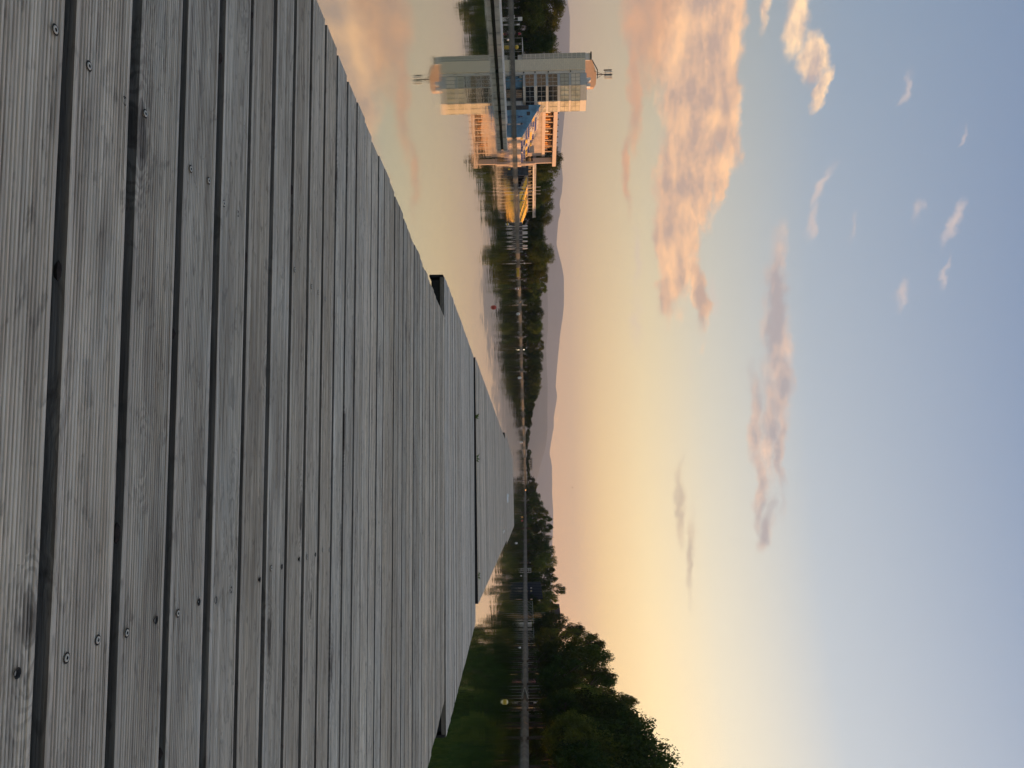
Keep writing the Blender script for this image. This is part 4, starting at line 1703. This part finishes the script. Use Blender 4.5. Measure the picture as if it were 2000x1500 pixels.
# pink kiosk, lamp and pole
p0, p1 = at(1021, 661, 333), at(1021, 676, 338)
o = thing('kiosk', 'low pink kiosk with grey roof under the left bank trees', 'kiosk', (p0.x, p0.y, GZ))
w_ = p1.x - p0.x
b_ = MB()
b_.box(0, w_, 0, 3, 0, 1.9)
b_.build('wall', 'kiosk_pink', o)
b_ = MB()
b_.hexa([(-.3, -.4, 1.905), (w_ + .3, -.4, 1.905), (w_ + .3, 3.4, 1.905), (-.3, 3.4, 1.905)], [(-.3, -.4, 2.05), (w_ + .3, -.4, 2.05), (w_ + .3, 3.4, 2.5), (-.3, 3.4, 2.5)])
b_.build('roof', 'roof_grey', o)
for k in range(3):
    b_ = MB()
    b_.box(.4 + k * w_ / 3, .4 + k * w_ / 3 + .6, -.03, -.002, .7, 1.5)
    b_.build('window', 'glass_dark', o)
p = at(1023, 683, 330)
o = thing('lamp_post', 'short lamp post with a bright warm light beside the pink kiosk', 'lamp', (p.x, 330, GZ))
b_ = MB()
b_.tube((0, 0, 0), (0, 0, p.z - GZ), .05)
b_.build('post', 'frame_metal', o)
b_ = MB()
b_.lathe([(.0, -.18), (.14, -.12), (.18, 0), (.14, .12), (.0, .18)], 10, (0, 0, p.z - GZ + .1))
b_.build('lamp_head', 'lamp_glow', o)
p = at(1038, 514, 240)
o = thing('signal_pole', 'thin white pole on the left bank in front of the trees', 'pole', (p.x, 240, GZ))
b_ = MB()
b_.tube((0, 0, 0), (0, 0, p.z - GZ), .06, .04)
b_.build('shaft', 'white_paint', o)
b_ = MB()
b_.box(-.2, .2, -.04, .04, 1.2, 1.6)
b_.build('plate', 'white_paint', o)

# dinghy moored by the left quay
p = on_level(1011.5, 532, 0.0)
o = thing('dinghy', 'small orange dinghy moored at the left quay', 'boat', (p.x, min(p.y, 236), 0))
b_ = MB()
ring = []
for k in range(9):
    t = k / 8
    x_ = -1.2 + 2.4 * t
    hw = .42 * (1 - (2 * abs(t - .42)) ** 2.6) + .02
    ring.append((x_, hw, .05 * abs(t - .4)))
lo = [(x_, -hw * .6, -.08) for x_, hw, _ in ring] + [(x_, hw * .6, -.08) for x_, hw, _ in reversed(ring)]
hi = [(x_, -hw, .38 + z_) for x_, hw, z_ in ring] + [(x_, hw, .38 + z_) for x_, hw, z_ in reversed(ring)]
b_.hexa(lo, hi)
b_.build('hull', 'seat_yellow', o)
for xx in (-.5, .3):
    b_ = MB()
    b_.box(xx - .1, xx + .1, -.33, .33, .40, .45)
    b_.build('bench', 'joist_wood', o)


# ---------------------------------------------------------------- floating jetty at left
jp = [(-21.3, 34.0), (-20.2, 40.4), (-19.0, 46.9), (-18.1, 51.4), (-17.0, 56.2)]
for k in range(4):
    a, c = Vector(jp[k] + (0,)), Vector(jp[k + 1] + (0,))
    t = (c - a)
    L = t.length - .06
    ang = math.atan2(t.y, t.x) - math.pi / 2
    o = thing('pontoon', ['pale jetty pontoon cut by the picture edge', 'pale concrete jetty pontoon, second of the line', 'pale concrete jetty pontoon, third of the line',
                          'pale concrete jetty pontoon at the far end of the line'][k], 'pontoon', (a.x, a.y, 0), ang, 'pontoons of the floating jetty')
    b_ = MB()
    b_.box(-2.4, 0, 0, L, .10, .36)
    b_.build('deck', 'concrete', o)
    b_ = MB()
    b_.box(-2.3, -.1, .1, L - .1, -.3, .098)
    b_.build('float', 'black_rubber_or_shade', o)
    for q in range(6):
        b_ = MB()
        b_.box(.002, .05, .5 + q * L / 6, .62 + q * L / 6, .14, .34)
        b_.build('fender', 'concrete', o)
    b_ = MB()
    b_.box(-2.4, -2.2, .02, L - .02, .362, .42)
    b_.box(-.2, -.02, .02, L - .02, .362, .40)
    b_.build('kerb', 'panel_grey', o)


# ---------------------------------------------------------------- buoys
def buoy(px, py, r, cols, label, tall=1.0):
    p = on_level(px, py, 0.0)
    rad = r * p.y / F
    o = thing('buoy', label, 'buoy', (p.x, p.y, 0))
    b_ = MB()
    N = 8
    prof = [(rad * math.sin(math.pi * k / N), rad * .35 - rad * math.cos(math.pi * k / N) * tall) for k in range(N + 1)]
    b_.lathe(prof[:6], 14)
    b_.build('lower_half', cols[0], o, smooth=True)
    b_ = MB()
    b_.lathe(prof[5:], 14)
    b_.build('upper_half', cols[1], o, smooth=True)
    b_ = MB()
    b_.lathe([(rad * 1.02, rad * .30), (rad * 1.05, rad * .36), (rad * 1.02, rad * .42)], 14)
    b_.build('seam', cols[0], o)
    return o


buoy(964, 600.5, 4.3, ('buoy_red', 'buoy_red'), 'dull red round buoy in open water left of the deck')
buoy(986, 1371, 4.9, ('buoy_yellow', 'buoy_cream'), 'big yellow and white ball buoy in dark water at right')
for px, py, r, c, lab in [(1009.8, 564, 2.6, ('kiosk_pink', 'buoy_white'), 'pale pink buoy before the left bank trees'), (1012.3, 613, 2.6, ('buoy_white', 'buoy_white'), 'white buoy right of the larger judges tower'),
                          (1015, 738, 2.6, ('buoy_white', 'buoy_white'), 'white buoy right of the smaller judges tower'), (1018, 864, 2.2, ('buoy_white', 'buoy_white'), 'far white buoy near the canal end'),
                          (1008.5, 1061, 1.9, ('buoy_white', 'buoy_white'), 'small white buoy just past the deck end at right'), (1019.7, 1010, 1.8, ('seat_yellow', 'buoy_red'), 'tiny orange buoy far off, left of the red one'),
                          (1019.7, 1017, 1.6, ('buoy_red', 'buoy_red'), 'tiny red buoy far off, right of the orange one'), (1017.8, 1124.6, 1.5, ('buoy_white', 'kiosk_pink'), 'tiny pale pink buoy before the right bank'),
                          (1015.4, 1265, 1.7, ('buoy_white', 'buoy_white'), 'small white buoy before the poles on the right bank'), (980, 66, 2.5, ('buoy_yellow', 'buoy_yellow'), 'yellow buoy behind the pale jetty'),
                          (992.5, 77.6, 1.6, ('buoy_white', 'buoy_white'), 'tiny white buoy near the left quay'), (991, 438, 2.4, ('buoy_yellow', 'buoy_white'), 'yellowish buoy before the yellow grandstand'),
                          (994.6, 330, 1.8, ('buoy_yellow', 'buoy_yellow'), 'small yellow buoy before the blue screen')]:
    buoy(px, py, r, c, lab)


# ---------------------------------------------------------------- right bank
def bank_d(y, X):
    return X * F / (y - 750)


def slender(y, xt, X, label, group):
    d = bank_d(y, X)
    p = at(xt, y, d)
    label = ordinal(label)
    o = thing('slender_pole', label, 'pole', (p.x, d, GZ), 0, group)
    b_ = MB()
    b_.tube((0, 0, -.05), (0, 0, p.z - GZ), .050, .036, 6)
    b_.build('shaft', 'pole_paint', o)
    b_ = MB()
    b_.lathe([(.0, 0), (.12, 0), (.12, .08), (.0, .1)], 6)
    b_.build('foot', 'concrete', o)


for k in range(11):
    y = 1339 + k * 6.05
    slender(y, 1083 + k * .5, 61.5, '# pale pole of the wide-spaced row on the right bank, from the left', 'wide-spaced poles on the right bank')
for k in range(36):
    y = 1197 + k * 3.7
    slender(y, 1065 + k * .34, 67.5, 'thin pole in the close-set row beneath the right bank trees', 'close-set poles on the right bank')

# ramp railing
ya, yb_ = 1175, 1258
pa, pb = Vector((66.2, bank_d(ya, 66.2), 0)), Vector((65.6, bank_d(yb_, 65.6), 0))
o = thing('ramp_railing', 'long metal ramp railing with slanting braces on the right bank', 'railing', (pa.x, pa.y, GZ), math.atan2(pb.y - pa.y, pb.x - pa.x))
Lr = (pb - pa).length
NP = 22
for k in range(NP + 1):
    b_ = MB()
    b_.tube((k * Lr / NP, 0, 0), (k * Lr / NP, 0, 1.55), .035, n=5)
    b_.build('post', 'pole_paint', o)
b_ = MB()
b_.tube((0, 0, 1.55), (Lr, 0, 1.60), .05, n=5)
b_.build('top_rail', 'pole_paint', o)
for k in range(11):
    b_ = MB()
    x_ = k * Lr / 11
    b_.tube((x_, 0, .1), (x_ + Lr / 11, 0, 1.3), .03, n=5)
    b_.build('brace', 'pole_paint', o)

# dark blue corrugated screen
d = 252
p0, p1 = at(1035, 1137, d), at(1035, 1171, d)
pt = at(1057, 1150, d)
o = thing('corrugated_wall', 'dark blue corrugated wall standing among the right bank trees', 'wall', (p0.x, d, GZ))
wW, hh = p1.x - p0.x, pt.z - GZ
for k in range(11):
    b_ = MB()
    b_.box(k * wW / 11 + .03, (k + 1) * wW / 11 - .03, -.05, .08, 0, hh - .1 + .06 * k)
    b_.build('panel', 'corrugated_blue', o)
    b_ = MB()
    b_.box(k * wW / 11 - .03, k * wW / 11 + .03, -.02, .05, 0, hh - .05 + .06 * k)
    b_.build('joint_strip', 'frame_dark', o)

# white cabinet with a green top
d = bank_d(1224, 65.8)
p0, p1 = at(1035, 1218, d), at(1035, 1231, d)
o = thing('cabinet', 'pale cabinet with a green top beside the ramp railing', 'cabinet', (p0.x, d, GZ))
wW = p1.x - p0.x
b_ = MB()
b_.box(0, wW, 0, 1.2, .05, 1.15)
b_.build('body', 'white_cloth', o)
b_ = MB()
b_.box(-.05, wW + .05, -.05, 1.25, 1.152, 1.5)
b_.build('top', 'cabinet_green', o)
b_ = MB()
b_.box(.1, wW / 2 - .03, -.03, -.002, .12, 1.08)
b_.build('door', 'panel_grey', o)

# white metal frame stand
d = bank_d(1114, 68.6)
p0, p1 = at(1030, 1110, d), at(1037, 1118, d)
o = thing('starter_frame', 'white square metal frame standing at the right water edge', 'frame', (p0.x, d, GZ))
wW, hh = p1.x - p0.x, p1.z - GZ
for xx in (0.0, wW * .4, wW):
    b_ = MB()
    b_.box(xx - .07, xx + .07, -.05, .05, 0, hh)
    b_.build('post', 'white_paint', o)
for zz in (hh * .45, hh):
    b_ = MB()
    b_.box(-.07, wW + .07, -.06, .06, zz - .07, zz + .07)
    b_.build('beam', 'white_paint', o)

# house with its dark roof above the trees
d = 285
p0, p1 = at(1075, 1192, d), at(1075, 1208, d)
zt = at(1095, 1200, d).z - GZ
o = thing('house', 'house with a steep dark roof rising above the right bank trees', 'house', (p0.x, d, GZ))
wW = p1.x - p0.x + 1.2
b_ = MB()
b_.box(0, wW, 0, 8, 0, zt - 3.6)
b_.build('wall', 'house_wall', o)
b_ = MB()
b_.hexa([(-.2, -.4, zt - 3.59), (wW + .4, -.4, zt - 3.59), (wW + .4, 8.4, zt - 3.59), (-.2, 8.4, zt - 3.59)], [(-.2, .8, zt - .2), (wW * .8, .2, zt), (wW * .8, 7.8, zt), (-.2, 7.2, zt - .2)])
rf = b_.build('roof', 'house_roof', o)
b_ = MB()
b_.box(wW * .45, wW * .62, 1.0, 1.6, zt - .3, zt + .5)
b_.build('chimney', 'house_wall', rf)
for k in range(2):
    b_ = MB()
    b_.box(.4 + k * 1.7, 1.3 + k * 1.7, -.06, -.002, zt - 5.2, zt - 4.2)
    w0 = b_.build('window', 'glass_dark', o)
    b_ = MB()
    b_.box(.35 + k * 1.7, 1.35 + k * 1.7, -.10, -.002, zt - 5.32, zt - 5.21)
    b_.build('sill', 'white_paint', w0)

# small boat ramp on the right quay
d = bank_d(1349, 58.2)
pa = at(1026, 1341, bank_d(1341, 57.6))
o = thing('boat_ramp', 'pale slanting boat ramp on the right quay', 'ramp', (pa.x, pa.y, 0))
b_ = MB()
b_.hexa([(0, -.6, -.2), (.5, -4.6, .35), (.9, -4.6, .35), (.4, -.6, -.2)], [(0, -.6, .04), (.5, -4.6, .66), (.9, -4.6, .66), (.4, -.6, .04)])
b_.build('slab', 'quay_concrete', o)
b_ = MB()
b_.hexa([(-.08, -.6, .0), (.42, -4.6, .6), (.5, -4.6, .6), (0, -.6, .0)], [(-.08, -.6, .08), (.42, -4.6, .70), (.5, -4.6, .70), (0, -.6, .08)])
b_.build('kerb', 'concrete', o)

# far hotel and cottage beyond the canal end
d = 760
for (y0, y1, x0, x1, nm, lab, m_) in ((896, 918, 1030, 1040, 'hotel_building', 'long pale hotel block lit by the sun beyond the canal end', 'hotel_wall'),
                                      (862, 870, 1030, 1032.5, 'cottage', 'tiny pink cottage among the far trees', 'kiosk_pink')):
    a, c = at(x1, y0, d), at(x1, y1, d)
    h = c.z - GZ
    wW = c.x - a.x
    o = thing(nm, lab, 'building', (a.x, d, GZ))
    b_ = MB()
    b_.box(0, wW * .8, 0, 9, 0, h - .6)
    b_.box(wW * .8, wW, -1.5, 8, 0, h * .97)
    b_.build('wall', m_, o)
    b_ = MB()
    b_.box(-.4, wW * .8 - .01, -.4, 9.4, h - .59, h)
    b_.build('roof', 'roof_grey', o)
    for r_ in range(3):
        for k in range(int(wW * .8 / 1.6)):
            b_ = MB()
            zz = h - 2.2 - r_ * 2.2
            if zz > .5:
                b_.box(.4 + k * 1.6, 1.3 + k * 1.6, -.05, -.002, zz, zz + 1.2)
                b_.build('window', 'glass_dark', o)


# ---------------------------------------------------------------- left bank bits before the tower
def sign(px0, px1, py, w, d, label):
    a, c = at(px0, py, d), at(px1, py, d)
    o = thing('sign_board', label, 'sign', (a.x, d, GZ))
    b_ = MB()
    b_.box(-w / 2, w / 2, -.03, .03, max(.05, a.z - GZ), c.z - GZ)
    b_.build('board', 'white_paint', o)
    for sx_ in (-1, 1):
        b_ = MB()
        b_.tube((sx_ * w * .4, .05, 0), (sx_ * w * .4, .05, c.z - GZ), .04)
        b_.build('post', 'frame_metal', o)


sign(1001, 1005, 33, .8, 180, 'low white board on the left quay')
sign(1011.5, 1020, 37, .9, 182, 'raised white board beside the left quay trees')
sign(1009, 1015, 48, .28, 182, 'narrow white plate on a pole near the left quay')
p = at(1005.5, 92, 180)
o = thing('marker_ball', 'yellow marker ball standing on the left quay', 'marker', (p.x, 180, GZ))
b_ = MB()
b_.lathe([(.0, .05), (.3, .14), (.46, .45), (.46, .6), (.3, .92), (.0, 1.0)], 14)
b_.build('ball', 'buoy_yellow', o, smooth=True)
b_ = MB()
b_.lathe([(.0, .0), (.3, .0), (.3, .1), (.0, .1)], 10)
b_.build('foot', 'dark_metal', o)
pa, pb, pt = at(1010, 73, 185), at(1010, 101, 185), at(1020.5, 85, 185)
o = thing('canopy', 'white flat canopy on thin posts left of the tower', 'canopy', (pa.x, 185, GZ))
wW, hh = pb.x - pa.x, pt.z - GZ
b_ = MB()
b_.hexa([(0, 0, hh - .1), (wW, 0, hh - .1), (wW, 3, hh), (0, 3, hh)], [(0, 0, hh), (wW, 0, hh + .1), (wW, 3, hh + .2), (0, 3, hh + .1)])
b_.build('roof', 'white_cloth', o)
for xx in (.1, wW / 2, wW - .1):
    for yy in (.1, 2.9):
        b_ = MB()
        b_.tube((xx, yy, 0), (xx, yy, hh - .08), .05)
        b_.build('post', 'pole_paint', o)


# ---------------------------------------------------------------- people
def person_base(pose):
    me = bpy.data.meshes.new('person_skeleton')
    st = {'stand': (0.0, 0.0, .03), 'walk': (.20, -.22, .05), 'arms': (.05, -.05, .25)}[pose]
    fl, bl, arm = st
    V = [(0, 0, .96), (0, 0, 1.14), (0, 0, 1.34), (0, .01, 1.47), (0, .02, 1.55), (0, .02, 1.66)]
    E = [(0, 1), (1, 2), (2, 3), (3, 4), (4, 5)]
    Rd = [(.15, .11), (.13, .10), (.16, .11), (.055, .055), (.075, .085), (.07, .08)]

    def add(parent, pts, rads):
        last = parent
        for p_, r_ in zip(pts, rads):
            V.append(p_)
            Rd.append((r_, r_))
            E.append((last, len(V) - 1))
            last = len(V) - 1
    for s_, f_ in ((-1, fl), (1, bl)):
        add(2, [(s_ * .19, 0, 1.40), (s_ * (.23 + arm * .3), -f_ * .3, 1.14), (s_ * (.24 + arm), -f_ * .7 - .04, .92 + arm), (s_ * (.24 + arm), -f_ * .8 - .06, .83 + arm)], [.062, .046, .034, .030])
        add(0, [(s_ * .10, 0, .88), (s_ * .10, f_ * .6 - .02, .50), (s_ * .10, f_ * 1.3, .09), (s_ * .11, f_ * 1.3 - .14, .04)], [.088, .058, .040, .034])
    me.from_pydata(V, E, [])
    o = bpy.data.objects.new('person_skeleton', me)
    COL.objects.link(o)
    md = o.modifiers.new('skin', 'SKIN')
    for v, r_ in zip(me.skin_vertices[0].data, Rd):
        v.radius = r_
    me.skin_vertices[0].data[0].use_root = True
    sb = o.modifiers.new('sub', 'SUBSURF')
    sb.levels = 1
    dg = bpy.context.evaluated_depsgraph_get()
    out = bpy.data.meshes.new_from_object(o.evaluated_get(dg))
    bpy.data.objects.remove(o)
    return out


POSES = {k: person_base(k) for k in ('stand', 'walk', 'arms')}


def person(loc, rz, pose, shirt, trousers, shorts, label, h=1.0):
    me = POSES[pose].copy()
    me.name = 'person'
    me.materials.clear()
    for m_ in ('skin', shirt, trousers, 'hair'):
        me.materials.append(MATS[m_])
    for p_ in me.polygons:
        c = p_.center
        k = 0
        if c.z > 1.62 or (c.z > 1.55 and c.y > .03):
            k = 3
        elif c.z > 1.48:
            k = 0
        elif c.z > .95 and abs(c.x) < .27 and (abs(c.x) < .2 or c.z > 1.16):
            k = 1
        elif c.z > (.5 if shorts else .12) and abs(c.x) < .2:
            k = 2
        p_.material_index = k
    me.polygons.foreach_set('use_smooth', [True] * len(me.polygons))
    o = obj('person', me, None, loc, rz)
    o.scale = (h, h, h)
    tag(o, label, 'person')


mat('cloth_red', (.40, .04, .06), .8)
mat('cloth_pink', (.42, .18, .17), .8)
mat('cloth_white', (.62, .60, .58), .8)
mat('cloth_navy', (.02, .025, .07), .8)
mat('cloth_black', (.012, .012, .014), .8)
mat('cloth_blue', (.03, .05, .28), .8)
mat('cloth_sand', (.45, .40, .24), .8)
for (y, X, pose, rz, sh, tr, short, lab) in [
        (1332, 59.8, 'arms', 3.0, 'cloth_pink', 'cloth_pink', True, 'person in a pink top with bare legs on the right quay'),
        (1373, 60.0, 'walk', 1.4, 'cloth_white', 'cloth_black', False, 'person in a pale top and dark trousers on the right quay'),
        (1386, 60.5, 'walk', 1.8, 'cloth_navy', 'cloth_blue', True, 'person in blue shorts among the wide-spaced poles'),
        (1149, 66.8, 'stand', .4, 'cloth_white', 'cloth_navy', False, 'person in a white top before the blue corrugated wall, left one'),
        (1155, 66.8, 'walk', 2.2, 'cloth_sand', 'cloth_black', False, 'person in a sand top before the blue corrugated wall, right one'),
        (1171, 66.4, 'stand', 1.0, 'cloth_white', 'cloth_black', False, 'person in a white top at the left end of the ramp railing'),
        (1212, 65.0, 'stand', 2.0, 'cloth_sand', 'cloth_white', False, 'person in a sand top and white trousers by the cabinet'),
        (1100, 68.6, 'walk', 1.5, 'cloth_white', 'cloth_black', True, 'person in a white top left of the white metal frame')]:
    d = bank_d(y, X)
    person((X, d, GZ + .05), rz, pose, sh, tr, short, lab)
for (y, d, pose, rz, sh, tr, short, lab) in [
        (66, 178.6, 'stand', .6, 'cloth_red', 'cloth_black', False, 'person in a red top on the left quay near the canopy'),
        (151, 184.0, 'walk', 1.2, 'cloth_sand', 'cloth_black', False, 'person in a sand top at the foot of the tower'),
        (158, 184.0, 'stand', 2.0, 'skin', 'cloth_navy', True, 'person in navy shorts at the foot of the tower'),
        (228, 184.6, 'walk', 1.5, 'cloth_navy', 'cloth_blue', False, 'person in dark blue before the blue end wall'),
        (242, 184.6, 'stand', .3, 'cloth_black', 'cloth_white', False, 'person in black top and white trousers before the blue end wall'),
        (354, 220.0, 'walk', 1.5, 'cloth_black', 'cloth_black', False, 'person in black before the yellow grandstand, leftmost of three'),
        (362, 220.5, 'stand', 1.5, 'cloth_black', 'cloth_navy', False, 'person in black before the yellow grandstand, middle of three'),
        (371, 221.0, 'stand', 1.0, 'cloth_navy', 'cloth_black', False, 'person in navy before the yellow grandstand, rightmost of three'),
        (392, 222.5, 'walk', 1.5, 'cloth_white', 'cloth_black', False, 'person in white and black before the yellow seats')]:
    p = at(1010, y, d)
    person((p.x, d, GZ + .02), rz, pose, sh, tr, short, lab)

# a bird over the hills
p = at(1118, 952, 160)
o = thing('bird', 'small dark bird flying above the far hills', 'bird', p)
b_ = MB()
b_.lathe([(.0, -.18), (.05, -.1), (.06, .0), (.035, .12), (.0, .2)], 8)
q = b_.build('body', 'dark_metal', o)
q.rotation_euler = (0, R(90), .4)
for s_ in (-1, 1):
    b_ = MB()
    b_.hexa([(-.06, 0, 0), (.08, 0, 0), (.03, s_ * .3, .10), (-.03, s_ * .3, .10)], [(-.06, 0, .015), (.08, 0, .015), (.03, s_ * .3, .11), (-.03, s_ * .3, .11)])
    b_.quad((-.03, s_ * .3, .105), (.03, s_ * .3, .105), (-.06, s_ * .52, .04))
    b_.build('wing', 'dark_metal', o)


# ---------------------------------------------------------------- evening haze
def build_haze():
    b_ = MB()
    b_.box(-10600, 4300, -320, 16200, -1.2, 980)
    M = bpy.data.materials.new('haze_air')
    M.use_nodes = True
    g = NT(M.node_tree)
    g.n.clear()
    out = g.new('ShaderNodeOutputMaterial')
    v = g.new('ShaderNodeVolumePrincipled')
    v.inputs['Color'].default_value = (0.69, 0.82, 1.0, 1)
    v.inputs['Density'].default_value = 0.00009
    v.inputs['Anisotropy'].default_value = 0.0
    g.l.new(v.outputs[0], out.inputs['Volume'])
    MATS['haze_air'] = M
    o = b_.build('haze', 'haze_air')
    tag(o, 'thin evening haze over the canal and hills', None, None, 'stuff')


build_haze()
